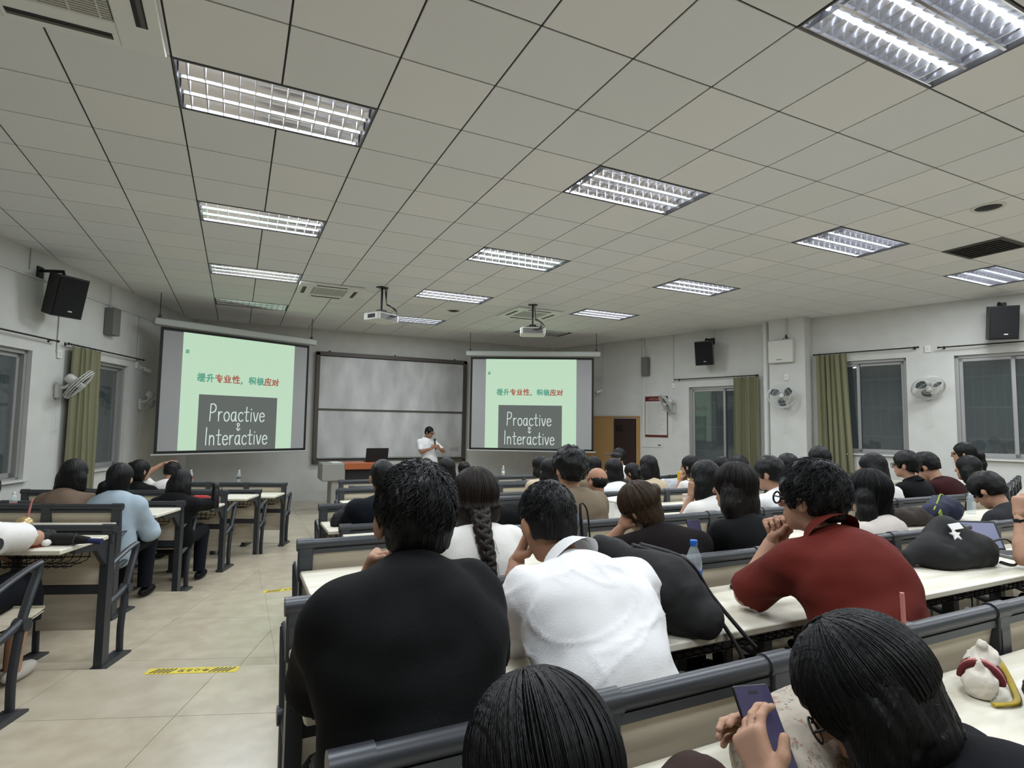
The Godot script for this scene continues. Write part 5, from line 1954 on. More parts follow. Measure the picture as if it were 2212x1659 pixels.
func build_people() -> void:
	fold_noise.seed = 4
	fold_noise.frequency = 0.09
	fold_noise.fractal_octaves = 2
	hair_noise.seed = 9
	hair_noise.frequency = 0.11
	hair_noise.fractal_octaves = 2
	# near people at the first rows
	person({"label": "man in a plain black t-shirt seen from behind, chin on his left fist", "floor": 0.30, "hip": Vector3(0.35, 0.52, -1.20), "head": Vector3(0.397, 1.205, -1.36), "neck": Vector3(0.375, 1.09, -1.28), "shl": Vector3(0.222, 1.02, -1.25), "shr": Vector3(0.512, 1.03, -1.29), "size": 1.03, "wide": 1.08, "cell": 0.011, "sleeve": 0.86, "loose": 0.022, "folds": 0.010, "top": ["cloth_black", Color(0.022, 0.024, 0.027)],
		"larm": {"e": Vector3(0.195, 0.80, -1.45), "w": Vector3(0.31, 1.005, -1.52), "d": Vector3(0.25, 0.8, 0.15), "n": Vector3(0.9, -0.2, 0.4), "c": 1.1}, "rarm": {"e": Vector3(0.615, 0.80, -1.42), "w": Vector3(0.55, 0.79, -1.64), "n": Vector3.DOWN, "c": 0.4}, "hair": "short", "volume": 0.013, "tousle": 0.006, "strands": 1700, "strand_len": 0.9, "hpitch": -4, "skin": "a", "top_name": "t_shirt", "hseed": 1.0, "slouch": 0.05})
	person({"label": "man in a creased white shirt seen from behind, leaning over the desk", "floor": 0.30, "hip": Vector3(0.90, 0.52, -1.22), "head": Vector3(0.932, 1.115, -1.66), "neck": Vector3(0.955, 1.00, -1.54), "shl": Vector3(0.775, 0.945, -1.49), "shr": Vector3(1.145, 0.935, -1.49), "size": 1.0, "wide": 1.08, "cell": 0.010, "sleeve": 1.45, "loose": 0.024, "folds": 0.010, "creases": 0.0035, "collar": true, "top": ["cloth_white", Color(0.86, 0.86, 0.86)],
		"larm": {"e": Vector3(0.775, 0.80, -1.60), "w": Vector3(0.87, 0.975, -1.75), "d": Vector3(0.3, 0.8, 0.1), "n": Vector3(0.8, -0.2, 0.4), "c": 1.1}, "rarm": {"e": Vector3(1.245, 0.80, -1.58), "w": Vector3(1.12, 0.79, -1.76), "n": Vector3.DOWN, "c": 0.4}, "hair": "short", "volume": 0.010, "tousle": 0.005, "strands": 1500, "strand_len": 0.7, "hpitch": 18, "skin": "b", "hseed": 2.0, "slouch": 0.07})
	person({"label": "man in a rust-red shirt and dark glasses, hands clasped at his chin", "floor": 0.30, "hip": Vector3(1.88, 0.52, -1.20), "head": Vector3(1.935, 1.175, -1.45), "neck": Vector3(1.925, 1.05, -1.36), "shl": Vector3(1.765, 0.975, -1.38), "shr": Vector3(2.09, 0.985, -1.32), "size": 1.02, "wide": 1.04, "cell": 0.011, "sleeve": 0.92, "loose": 0.026, "folds": 0.009, "collar": true, "yaw": -4.0, "hyaw": 12.0, "top": ["cloth_rust", Color(0.36, 0.12, 0.09)], "glasses": "thick", "face": true,
		"larm": {"e": Vector3(1.79, 0.80, -1.62), "w": Vector3(1.93, 0.985, -1.62), "d": Vector3(0.35, 0.85, 0.0), "n": Vector3(0.6, 0, 0.6), "c": 1.0}, "rarm": {"e": Vector3(2.12, 0.80, -1.52), "w": Vector3(1.99, 0.985, -1.63), "d": Vector3(-0.35, 0.85, 0.0), "n": Vector3(-0.6, 0, 0.6), "c": 1.0}, "hair": "short", "volume": 0.024, "tousle": 0.014, "strands": 1700, "strand_len": 1.3, "skin": "a", "hseed": 3.0, "slouch": 0.06})
	person({"label": "person with straight black hair bent forward behind the foremost desk, seen from above", "floor": 0.30, "hip": Vector3(0.40, 0.50, -0.30), "head": Vector3(0.392, 0.945, -0.70), "neck": Vector3(0.40, 0.85, -0.58), "size": 1.0, "wide": 0.9, "cell": 0.012, "sleeve": 1.8, "top": ["cloth_darkbrown", Color(0.10, 0.065, 0.055)], "larm": "lap", "rarm": "lap", "hair": "bob", "volume": 0.022, "strands": 1300, "strand_drop": 0.12, "hpitch": 28, "haircol": BLK, "hseed": 4.0})
	person({"label": "person in navy with long black hair and thin glasses, looking at a phone", "floor": 0.30, "hip": Vector3(1.20, 0.50, -0.30), "head": Vector3(1.075, 0.935, -0.70), "neck": Vector3(1.13, 0.85, -0.60), "size": 1.0, "wide": 0.92, "cell": 0.012, "sleeve": 1.8, "loose": 0.022, "top": ["cloth_navy", Color(0.022, 0.026, 0.045)], "top_name": "hoodie", "hyaw": 38.0, "yaw": 18.0, "hpitch": 34, "glasses": "thin", "face": true,
		"larm": {"e": Vector3(0.86, 0.70, -0.50), "w": Vector3(0.865, 0.80, -0.735), "d": Vector3(0.1, 0.65, -0.55), "n": Vector3(0.9, 0.1, -0.1), "c": 0.55}, "rarm": {"e": Vector3(1.12, 0.66, -0.62), "w": Vector3(0.985, 0.785, -0.80), "d": Vector3(-0.35, 0.45, -0.55), "n": Vector3(-0.8, 0.2, -0.3), "c": 0.6},
		"hair": "long", "volume": 0.026, "fall": [Vector3(0.02, -0.08, 0.04), Vector3(0.06, -0.16, 0.06), Vector3(0.10, -0.24, 0.07)], "fallw": 0.075, "strands": 1500, "strand_drop": 0.16, "haircol": BLK, "hseed": 5.0, "skin": "c"})
	# second row
	person({"label": "person in a white top with a long brown braid down the back", "floor": 0.30, "hip": Vector3(0.93, 0.52, -2.14), "head": Vector3(0.918, 1.118, -2.26), "neck": Vector3(0.915, 1.0, -2.20), "size": 0.97, "wide": 0.90, "cell": 0.013, "sleeve": 0.7, "top": ["cloth_offwhite", Color(0.84, 0.83, 0.81)], "folds": 0.004, "hair": "braid", "haircol": Color(0.105, 0.078, 0.058), "volume": 0.017, "strands": 700, "strand_drop": 0.03, "hseed": 6.0, "braid_path": [Vector3(0.895, 1.09, -2.135), Vector3(0.885, 1.02, -2.085), Vector3(0.893, 0.93, -2.05), Vector3(0.902, 0.84, -2.035), Vector3(0.905, 0.77, -2.03)]})
	person({"label": "person in a dark maroon top, light-brown hair in a bun, cheek on one hand", "floor": 0.30, "hip": Vector3(1.98, 0.52, -2.14), "head": Vector3(1.905, 1.015, -2.42), "neck": Vector3(1.955, 0.905, -2.32), "shl": Vector3(1.83, 0.84, -2.33), "shr": Vector3(2.10, 0.855, -2.20), "size": 0.98, "wide": 0.92, "cell": 0.013, "sleeve": 0.8, "loose": 0.018, "folds": 0.005, "top": ["cloth_maroondark", Color(0.055, 0.030, 0.032)], "hyaw": 28.0, "hpitch": 20, "hroll": 14.0,
		"larm": {"e": Vector3(1.69, 0.79, -2.47), "w": Vector3(1.835, 0.915, -2.46), "d": Vector3(0.25, 0.75, 0.35), "n": Vector3(0.8, 0.1, -0.2), "c": 0.25}, "rarm": {"e": Vector3(2.19, 0.77, -2.28), "w": Vector3(2.24, 0.80, -2.42), "n": Vector3(-0.3, 0.8, 0.0), "c": 0.5}, "hair": "bun", "bunat": Vector3(0.03, 0.055, 0.105), "haircol": Color(0.20, 0.145, 0.092), "volume": 0.017, "strands": 600, "strand_drop": 0.0, "hseed": 7.0, "skin": "b"})
	person({"label": "person in a black t-shirt with long dark-brown hair, looking left", "floor": 0.30, "hip": Vector3(2.46, 0.52, -2.12), "head": Vector3(2.42, 1.115, -2.27), "size": 0.98, "wide": 0.92, "cell": 0.013, "sleeve": 0.5, "top": ["cloth_black", Color(0.022, 0.024, 0.027)], "hyaw": 20.0, "hair": "long", "fall": [Vector3(0.0, -0.10, 0.05), Vector3(0.02, -0.20, 0.075), Vector3(0.05, -0.30, 0.08)], "fallw": 0.062, "haircol": Color(0.060, 0.038, 0.032), "volume": 0.020, "strands": 800, "strand_drop": 0.16, "hseed": 8.0})
	person({"label": "person in a white checked blouse with loose long black hair", "floor": 0.30, "hip": Vector3(3.42, 0.52, -2.12), "head": Vector3(3.45, 1.055, -2.20), "size": 1.0, "wide": 0.95, "cell": 0.014, "sleeve": 0.8, "top": ["cloth_check", Color(0.74, 0.71, 0.68)], "hyaw": 6.0, "hair": "long", "fall": [Vector3(0, -0.12, 0.05), Vector3(-0.01, -0.22, 0.08), Vector3(-0.02, -0.29, 0.085)], "fallw": 0.085, "haircol": BLK, "volume": 0.026, "strands": 600, "strand_drop": 0.16, "hseed": 9.0})
	seated("person in a grey t-shirt bent low over the desk beside a clear bottle", 1, 5.05, 1.13, -2.32, {"top": ["cloth_grey", Color(0.16, 0.165, 0.17)], "sleeve": 0.6, "hpitch": 35, "hair": "short", "face": true, "volume": 0.024})
	person({"label": "person at the row's end with a bare forearm and a wristwatch", "floor": 0.30, "hip": Vector3(3.80, 0.52, -1.22), "head": Vector3(3.86, 1.16, -1.40), "cell": 0.02, "top": ["cloth_grey", Color(0.16, 0.165, 0.17)], "sleeve": 0.5, "larm": {"e": Vector3(3.62, 0.80, -1.52), "w": Vector3(3.70, 1.00, -1.56), "n": Vector3(0.8, 0, 0.2), "d": Vector3(0.1, 0.9, 0.0), "c": 0.7}, "hair": "short"})
	# third row
	seated("person in a tan jacket with bushy black hair, seen from behind", 2, 1.955, 1.285, -3.19, {"top": ["cloth_tan", Color(0.44, 0.39, 0.32)], "top_name": "jacket", "sleeve": 1.85, "loose": 0.024, "folds": 0.007, "hair": "short", "volume": 0.034, "tousle": 0.014, "cell": 0.016, "wide": 1.06})
	seated("person with black hair over the shoulders and thin glasses, hand at the face", 2, 3.10, 1.20, -3.18, {"top": ["cloth_offwhite", Color(0.84, 0.83, 0.81)], "larm": "cheek", "hair": "long", "fall": [Vector3(0, -0.12, 0.04), Vector3(0, -0.2, 0.06)], "glasses": "thin", "hyaw": 15.0, "face": true, "wide": 0.9, "cell": 0.016})
	seated("man in a crisp white shirt with cropped black hair, seen in profile", 2, 3.77, 1.215, -3.18, {"top": ["cloth_white", Color(0.86, 0.86, 0.86)], "collar": true, "hair": "short", "volume": 0.02, "face": true, "hyaw": 22.0, "cell": 0.016, "hpitch": 10})
	seated("person with long black hair raising one hand to the brow", 2, 5.05, 1.235, -3.17, {"top": ["cloth_offwhite", Color(0.84, 0.83, 0.81)], "larm": "cheek", "hair": "long", "hyaw": 20.0, "wide": 0.9, "hpitch": 10})
	seated("person in a dark suit jacket over a white collar, thin glasses", 2, 5.52, 1.25, -3.16, {"top": ["cloth_suit", Color(0.022, 0.028, 0.034)], "top_name": "jacket", "sleeve": 1.8, "collar": true, "hair": "short", "volume": 0.022, "glasses": "thin", "face": true, "hyaw": 15.0, "size": 0.95})
	seated("man in a maroon t-shirt leaning over the desk, seen in profile", 2, 6.10, 1.22, -3.30, {"top": ["cloth_maroon", Color(0.17, 0.032, 0.042)], "sleeve": 0.8, "hpitch": 32, "hair": "short", "volume": 0.024, "face": true, "hyaw": 10.0, "hz": 0.12})
	seated("person in black with long hair, half hidden behind the maroon t-shirt", 2, 6.62, 1.20, -3.20, {"top": ["cloth_black", Color(0.022, 0.024, 0.027)], "hair": "long", "wide": 0.9})
	person({"label": "ponytailed person in a white t-shirt and glasses, sitting upright by the window", "floor": 0.30, "hip": Vector3(7.58, 0.52, -3.50), "head": Vector3(7.50, 1.185, -3.66), "yaw": 20.0, "hyaw": 26.0, "cell": 0.02, "wide": 0.92, "top": ["cloth_offwhite", Color(0.84, 0.83, 0.81)], "hair": "pony", "glasses": "thin", "face": true})
	# farther rows
	seated("man in a dark-blue polo shirt with cropped hair, elbow on the desk end", 3, 0.97, 1.285, -4.17, {"top": ["cloth_deepblue", Color(0.022, 0.040, 0.075)], "sleeve": 0.85, "loose": 0.018, "wide": 1.1, "hair": "crop", "volume": 0.008, "tousle": 0.003, "larm": {"e": Vector3(0.74, 0.79, -4.28), "w": Vector3(0.90, 0.80, -4.52), "n": Vector3.DOWN, "c": 0.4}, "skin": "b", "cell": 0.016, "hx": 0.08})
	seated("balding man in a navy jacket, seen from behind", 3, 2.83, 1.20, -4.17, {"top": ["cloth_navy", Color(0.022, 0.026, 0.045)], "top_name": "jacket", "sleeve": 1.8, "hair": "bald", "haircol": Color(0.05, 0.045, 0.042), "skin": "b", "hyaw": 12.0})
	seated("person in a striped dark top, sitting tall by the curtain", 3, 5.65, 1.36, -4.12, {"top": ["cloth_stripe", Color(0.14, 0.13, 0.13)], "hair": "short", "volume": 0.022, "face": true, "hyaw": 10.0})
	seated("person of whom only dark hair shows beside the striped top", 3, 5.22, 1.28, -4.17, {"top": ["cloth_grey", Color(0.16, 0.165, 0.17)], "hair": "short", "volume": 0.026})
	seated("person with dark hair in a white blouse holding a phone, left of the tan jacket", 4, 2.94, 1.21, -5.2, {"top": ["cloth_offwhite", Color(0.84, 0.83, 0.81)], "hair": "bob", "wide": 0.9})
	seated("person with a black bob in a white jacket", 4, 3.75, 1.20, -5.2, {"top": ["cloth_white", Color(0.86, 0.86, 0.86)], "hair": "bob", "wide": 0.95, "sleeve": 1.8})
	seated("person in a cream top with very long straight black hair", 4, 4.23, 1.23, -5.2, {"top": ["cloth_cream", Color(0.72, 0.66, 0.56)], "hair": "long", "fall": [Vector3(0, -0.1, 0.05), Vector3(0.03, -0.22, 0.09), Vector3(0.06, -0.36, 0.10), Vector3(0.08, -0.48, 0.1)], "wide": 0.9})
	seated("ponytailed person resting the chin on folded hands near the window", 4, 4.85, 1.22, -5.2, {"top": ["cloth_offwhite", Color(0.84, 0.83, 0.81)], "hair": "pony", "larm": "chin", "rarm": "chin", "face": true, "hyaw": 25.0, "wide": 0.88})
	seated("person with dark hair beside the curtain, the nearer of two", 4, 5.25, 1.21, -5.1, {"top": ["cloth_black", Color(0.022, 0.024, 0.027)], "hair": "bob"})
	seated("person with dark hair beside the curtain, the farther of two", 4, 5.75, 1.20, -5.3, {"top": ["cloth_suit", Color(0.022, 0.028, 0.034)], "hair": "short", "volume": 0.024})
	seated("person with a black crop just behind the braid, below the lecturer", 5, 2.18, 1.26, -6.23, {"top": ["cloth_grey", Color(0.16, 0.165, 0.17)], "hair": "bob", "volume": 0.02})
	seated("person in a patterned white blouse left of the tan jacket", 5, 3.39, 1.27, -6.23, {"top": ["cloth_cream", Color(0.72, 0.66, 0.56)], "hair": "bob", "wide": 0.9, "hyaw": 20.0})
	seated("person with a black bob behind the balding man", 5, 4.17, 1.26, -6.23, {"top": ["cloth_tan", Color(0.44, 0.39, 0.32)], "hair": "bob", "hyaw": 15.0})
	seated("person in a pink top, head bowed", 5, 4.82, 1.16, -6.25, {"top": ["cloth_pink", Color(0.62, 0.32, 0.37)], "hair": "pony", "wide": 0.88, "hpitch": 25, "hyaw": 25.0})
	seated("person with dark hair below the lecturer's white shirt, behind the lectern side", 6, 2.25, 1.20, -7.22, {"top": ["cloth_black", Color(0.022, 0.024, 0.027)], "hair": "short"})
	var cp := seated("person in white wearing a dark peaked cap near the door", 6, 5.30, 1.32, -7.22, {"top": ["cloth_offwhite", Color(0.84, 0.83, 0.81)], "hair": "short", "hyaw": 60.0})
	var hc := cp.get_node("hair") as MeshInstance3D
	hc.name = "hair"
	var cb := Vector3(-0.02, 1.32 - 0.10, -0.10)
	part(cp, "cap", MB.new().ball(cb + Vector3(0, -0.01, 0), Vector3(0.103, 0.085, 0.115), Basis(Vector3.UP, 1.05), 10, 16).box(T(cb.x - 0.13, cb.y + 0.0, cb.z - 0.06, 60, 0, 0), Vector3(0.15, 0.012, 0.11), 0.005), "black_plastic")
	seated("person with pinned-up dark hair near the front, right of the lecturer", 7, 3.19, 1.17, -8.3, {"top": ["cloth_grey", Color(0.16, 0.165, 0.17)], "hair": "up"})
	# left wing
	wing("person in a loose white t-shirt, navy shorts and pale trainers", 3.06, 0.30, Vector3(-1.20, 1.17, -3.86), {"top": ["cloth_offwhite", Color(0.84, 0.83, 0.81)], "sleeve": 0.66, "loose": 0.03, "folds": 0.006, "hair": "short", "volume": 0.024, "glasses": "thin", "face": true, "hpitch": 30, "cell": 0.014, "shorts": true, "shoe": "pale", "low": ["cloth_navyshorts", Color(0.03, 0.04, 0.065)],
		"rarm": {"e": Vector3(-0.98, 0.765, -4.06), "w": Vector3(-1.14, 0.765, -4.22), "n": Vector3.DOWN, "c": 0.4}, "hyaw": -12.0})
	wing("person in a taupe sweater with long black hair over the back", 5.02, 0.19, Vector3(-1.19, 1.21, -5.88), {"top": ["cloth_taupe", Color(0.45, 0.38, 0.325)], "top_name": "sweater", "sleeve": 1.85, "loose": 0.024, "hair": "long", "fall": [Vector3(0, -0.12, 0.05), Vector3(-0.04, -0.24, 0.09), Vector3(-0.10, -0.36, 0.09)], "cell": 0.016})
	wing("person in a pale-blue hoodie with a low ponytail", 5.02, 0.19, Vector3(-0.85, 1.18, -5.76), {"top": ["cloth_paleblue", Color(0.60, 0.66, 0.70)], "top_name": "hoodie", "sleeve": 1.85, "loose": 0.03, "folds": 0.007, "hair": "pony", "tail": [Vector3(-0.06, -0.06, 0.02), Vector3(-0.10, -0.12, 0.0)], "cell": 0.016})
	wing("long-haired person in a black jacket bent over the desk with the red bag", 5.96, 0.09, Vector3(-0.47, 1.15, -6.62), {"top": ["cloth_blackjacket", Color(0.028, 0.027, 0.033)], "top_name": "jacket", "sleeve": 1.85, "loose": 0.02, "hair": "long", "hpitch": 20, "cell": 0.016, "rarm": {"e": Vector3(-0.22, 0.79, -6.66), "w": Vector3(-0.36, 0.77, -6.86), "n": Vector3.DOWN, "c": 0.4}})
	wing("person in black with pinned-up hair in front of the pale-blue hoodie", 6.90, 0.09, Vector3(-0.96, 1.19, -7.76), {"top": ["cloth_black", Color(0.022, 0.024, 0.027)], "hair": "up", "bunat": Vector3(-0.05, 0.07, 0.08), "hyaw": -50.0})
	wing("person in white with one arm raised over the head, at the foremost left desks", 7.76, 0.0, Vector3(-0.72, 1.19, -8.64), {"top": ["cloth_offwhite", Color(0.84, 0.83, 0.81)], "hair": "short", "volume": 0.02, "hpitch": 30, "larm": {"e": Vector3(-1.06, 1.02, -8.62), "w": Vector3(-0.82, 1.17, -8.66), "d": Vector3(0.8, 0.3, 0.0), "n": Vector3(0.2, -0.8, 0.0), "c": 0.3}})
	# the lecturer
	person({"label": "lecturer in a white short-sleeved shirt and glasses, holding a microphone before the whiteboard", "group": "lecturer", "floor": 0.0, "hip": Vector3(3.97, 0.92, -12.45), "head": Vector3(3.93, 1.548, -12.42), "stand": true, "yaw": 195.0, "hyaw": 215.0, "hpitch": 12, "cell": 0.016, "wide": 1.05, "sleeve": 0.85, "top": ["cloth_white", Color(0.86, 0.86, 0.86)], "collar": true, "glasses": "thick", "face": true, "hair": "short", "volume": 0.010, "tousle": 0.004, "skin": "b", "slouch": 0.0,
		"larm": {"e": Vector3(4.25, 1.13, -12.36), "w": Vector3(4.09, 1.20, -12.18), "d": Vector3(-0.5, 0.3, 0.2), "n": Vector3(-0.3, 0.3, -0.6), "c": 0.9}, "rarm": {"e": Vector3(3.73, 1.12, -12.34), "w": Vector3(3.91, 1.20, -12.18), "d": Vector3(0.5, 0.4, 0.2), "n": Vector3(0.3, 0.3, -0.6), "c": 0.9}, "low": ["cloth_trouser", Color(0.03, 0.03, 0.035)]})
	var mic := thing("microphone", "black hand microphone held at the lecturer's chin", "microphone", T(4.0, 1.27, -12.20, 0, -20))
	part(mic, "handle", MB.new().tube([Vector3(0, -0.12, 0), Vector3(0, 0.10, 0)], [0.013, 0.019], 10), "black_plastic")
	part(mic, "head", MB.new().ball(Vector3(0, 0.125, 0), Vector3(0.028, 0.032, 0.028), Basis(), 8, 12), "grille_dark")

func bottle(label: String, at: Vector3, h: float, r: float, cap: String, band: String, body := "clear_plastic", group := "plastic bottles") -> void:
	var t := thing("bottle", label, "bottle", T(at.x, at.y, at.z), group)
	var p := [Vector2(0.0, 0.002), Vector2(r * 0.86, 0.002), Vector2(r, h * 0.05), Vector2(r * 0.94, h * 0.14), Vector2(r, h * 0.18), Vector2(r, h * 0.24), Vector2(r * 0.97, h * 0.26), Vector2(r * 0.97, h * 0.47), Vector2(r, h * 0.49), Vector2(r, h * 0.60), Vector2(r * 0.85, h * 0.72), Vector2(r * 0.5, h * 0.85), Vector2(r * 0.40, h * 0.88), Vector2(r * 0.40, h * 0.93)]
	part(t, "body", MB.new().lathe(T(), p, 20), body)
	part(t, "cap", MB.new().lathe(T(), [Vector2(0.0, h), Vector2(r * 0.44, h), Vector2(r * 0.47, h * 0.985), Vector2(r * 0.47, h * 0.895), Vector2(r * 0.40, h * 0.89)], 16), cap)
	if band:
		part(t, "band", MB.new().lathe(T(), [Vector2(r * 1.01, h * 0.27), Vector2(r * 1.01, h * 0.46)], 20), band)

func straw_cup(label: String, at: Vector3, h: float, r: float, lean: Vector2, drink := "drink_red", lid := "gold_lid") -> void:
	var t := thing("drink_cup", label, "cup", T(at.x, at.y, at.z), "cold drinks with straws")
	part(t, "cup", MB.new().lathe(T(), [Vector2(0.0, 0.0), Vector2(r * 0.74, 0.0), Vector2(r * 0.78, h * 0.1), Vector2(r, h * 0.7), Vector2(r * 1.03, h * 0.71)], 22), "clear_plastic")
	part(t, "drink", MB.new().lathe(T(), [Vector2(0.0, 0.005), Vector2(r * 0.72, 0.005), Vector2(r * 0.88, h * 0.45), Vector2(0.0, h * 0.45)], 22), drink)
	part(t, "lid", MB.new().lathe(T(), [Vector2(r * 1.05, h * 0.70), Vector2(r * 1.05, h * 0.73), Vector2(r * 0.9, h * 0.86), Vector2(r * 0.55, h * 0.96), Vector2(r * 0.12, h)], 22), lid)
	part(t, "straw", MB.new().tube([Vector3(0, h * 0.3, 0), Vector3(lean.x, h * 1.75, lean.y)], 0.0055, 8), "straw_pink")

func soft(t: Node3D, called: String, prims: Array, cell: float, m: String, amp := 0.006, seed_ := 0.0, freq := 60.0) -> MeshInstance3D:
	var lo := Vector3.ONE * 99.0
	var hi := -lo
	for p in prims:
		lo = lo.min(p[0]).min(p[1])
		hi = hi.max(p[0]).max(p[1])
	var f := Field.new(lo - Vector3.ONE * 0.22, hi + Vector3.ONE * 0.22, cell)
	for p in prims:
		f.cap(p[0], p[1], p[2], p[3], p[4] if p.size() > 4 else 0.03, p[5] if p.size() > 5 else Vector3.ZERO, p[6] if p.size() > 6 else 1.0)
	# lies flat on what carries it
	f.plane(Vector3.DOWN, Vector3(0, 0.001, 0))
	var b := MB.new()
	f.nets(b, func(p: Vector3, n: Vector3) -> float:
		if p.y < 0.006:
			return 0.0
		return amp * (fold_noise.get_noise_3d(p.x * freq + seed_, p.y * freq, p.z * freq) * 1.4 + 0.6 * fold_noise.get_noise_3d(p.x * freq * 2.2, p.y * freq * 2.2 + seed_, p.z * freq * 2.2)))
	return part(t, called, b, m)

func phone(label: String, at: Transform3D) -> void:
	var t := thing("phone", label, "phone", at, "mobile phones")
	part(t, "case", MB.new().bx(0, 0, 0, 0.074, 0.155, 0.010, 0.004), "black_plastic")
	part(t, "screen", MB.new().bx(0, 0, 0.0052, 0.068, 0.147, 0.0012), "phone_screen")
	part(t, "camera_island", MB.new().bx(0, 0.062, 0.0062, 0.018, 0.006, 0.0006), "black_plastic")

func build_props() -> void:
	# bottles and cups
	bottle("water bottle with a blue cap and blue band on the long desk", Vector3(1.735, 1.045, -1.84), 0.222, 0.033, "blue_cap", "blue_label")
	bottle("bottle with a yellow cap beside the black t-shirt's shoulder", Vector3(0.325, 1.045, -1.83), 0.215, 0.031, "yellow_cap", "")
	bottle("clear bottle with a pale cap before the person in grey", Vector3(5.62, 1.045, -2.70), 0.20, 0.032, "white_plastic", "")
	bottle("green bottle beside the dark suit jacket", Vector3(6.40, 1.015, -3.60), 0.20, 0.032, "green_plastic", "", "green_plastic")
	bottle("clear bottle with a white cap behind the green bottle", Vector3(6.62, 1.015, -3.66), 0.21, 0.036, "white_plastic", "blue_label")
	bottle("small water bottle with a red band on the left wing's desk by the wall", Vector3(-1.72, 0.916, -6.42), 0.17, 0.028, "white_plastic", "red_label")
	var lf := left_row(6)
	for k in 2:
		var p := lf * Vector3([-1.26, -0.62][k], 0.882, 0)
		bottle("small water bottle with a red band standing on the foremost left rail" if k == 0 else "small water bottle with a dark band standing on the foremost left rail", p, 0.165, 0.026, "white_plastic", "red_label" if k == 0 else "grille_grey")
	bottle("small clear bottle standing on the foremost middle rail", Vector3(4.12, 0.882, -8.85), 0.165, 0.026, "white_plastic", "paper")
	straw_cup("iced drink with a domed gold lid and pink straw on the left wing's desk", Vector3(-1.10, 1.016, -4.32), 0.135, 0.042, Vector2(0.03, 0.0))
	straw_cup("clear cup with a pink straw on the desk beside the plush toy", Vector3(1.60, 1.046, -0.93), 0.15, 0.042, Vector2(-0.01, 0.0), "drink_red", "clear_plastic")
	# left wing
	var um := thing("umbrella", "folded black umbrella lying on the left wing's desk", "umbrella", T(-0.98, 1.016, -4.12, -18))
	var rib := MB.new()
	rib.tube([Vector3(-0.03, 0.025, 0), Vector3(0.04, 0.032, 0.0), Vector3(0.16, 0.034, 0.01), Vector3(0.27, 0.026, 0.012)], [0.012, 0.032, 0.034, 0.018], 9)
	part(um, "canopy", rib, "cloth_bagblack")
	part(um, "handle", MB.new().tube([Vector3(0.26, 0.024, 0.012), Vector3(0.34, 0.018, 0.016)], [0.014, 0.017], 10), "blue_print")
	part(um, "strap", MB.new().tube([Vector3(0.20, 0.066, 0.01), Vector3(0.205, 0.03, 0.048), Vector3(0.21, 0.004, 0.04)], 0.004, 5), "black_plastic")
	soft(um, "loose_cloth", [[Vector3(-0.06, 0.03, 0), Vector3(0.03, 0.04, 0.02), 0.035, 0.04], [Vector3(-0.02, 0.05, 0.02), Vector3(0.06, 0.05, -0.01), 0.025, 0.03]], 0.010, "cloth_bagblack", 0.010, 3.0, 140.0)
	var kc := thing("key_charm", "small red and white charm beside the folded umbrella", "charm", T(-0.93, 1.016, -4.06))
	part(kc, "ball", MB.new().ball(Vector3(0, 0.02, 0), Vector3(0.026, 0.02, 0.022), Basis(), 8, 10), "paper")
	part(kc, "ribbon", MB.new().tube([Vector3(-0.02, 0.008, 0.01), Vector3(-0.06, 0.005, 0.02), Vector3(-0.10, 0.004, 0.0)], 0.005, 5), "red_label")
	var th := thing("thermos", "dark purple thermos flask on the left wing's desk", "thermos", T(-0.16, 0.836, -6.66))
	part(th, "flask", MB.new().lathe(T(), [Vector2(0, 0.0), Vector2(0.036, 0.0), Vector2(0.038, 0.01), Vector2(0.038, 0.19), Vector2(0.033, 0.205)], 18), "thermos")
	part(th, "lid", MB.new().lathe(T(), [Vector2(0.036, 0.205), Vector2(0.036, 0.245), Vector2(0.028, 0.26), Vector2(0, 0.262)], 18).tube([Vector3(0.036, 0.22, 0), Vector3(0.058, 0.215, 0), Vector3(0.056, 0.17, 0)], 0.005, 6), "black_plastic")
	var rb := thing("pouch", "red pouch leaning against the dark thermos", "pouch", T(-0.29, 0.836, -6.72, -20))
	soft(rb, "pouch_body", [[Vector3(-0.07, 0.05, 0), Vector3(0.06, 0.055, 0), 0.05, 0.05, 0.02, Vector3(0, 0, 1), 1.4], [Vector3(-0.06, 0.10, -0.01), Vector3(0.05, 0.10, -0.01), 0.03, 0.03]], 0.012, "cloth_redbag", 0.006)
	var hb := thing("handbag", "brown handbag with a loose strap on the seat beside the white t-shirt", "handbag", T(-1.38, 0.735, -3.55, -20))
	soft(hb, "bag", [[Vector3(-0.10, 0.08, 0), Vector3(0.08, 0.08, 0), 0.075, 0.075, 0.02, Vector3(0, 0, 1), 1.3]], 0.014, "tan_leather")
	part(hb, "strap", MB.new().tube(smooth3([Vector3(-0.09, 0.12, 0), Vector3(-0.04, 0.22, 0.0), Vector3(0.06, 0.22, 0.0), Vector3(0.13, 0.10, 0.02)], 5), 0.008, 6), "tan_leather")
	# around the near rows
	var bp := thing("backpack", "black backpack slumped on the desk beside the creased white shirt", "backpack", T(1.34, 1.046, -1.60))
	soft(bp, "bag", [[Vector3(-0.10, 0.20, -0.08), Vector3(0.02, 0.12, 0.02), 0.085, 0.115, 0.05, Vector3(0.6, -0.2, -0.77), 1.2], [Vector3(0.02, 0.12, 0.02), Vector3(0.08, 0.05, 0.12), 0.115, 0.075, 0.05], [Vector3(-0.12, 0.24, -0.10), Vector3(-0.16, 0.26, -0.12), 0.05, 0.04, 0.03]], 0.013, "cloth_bagblack", 0.008, 5.0)
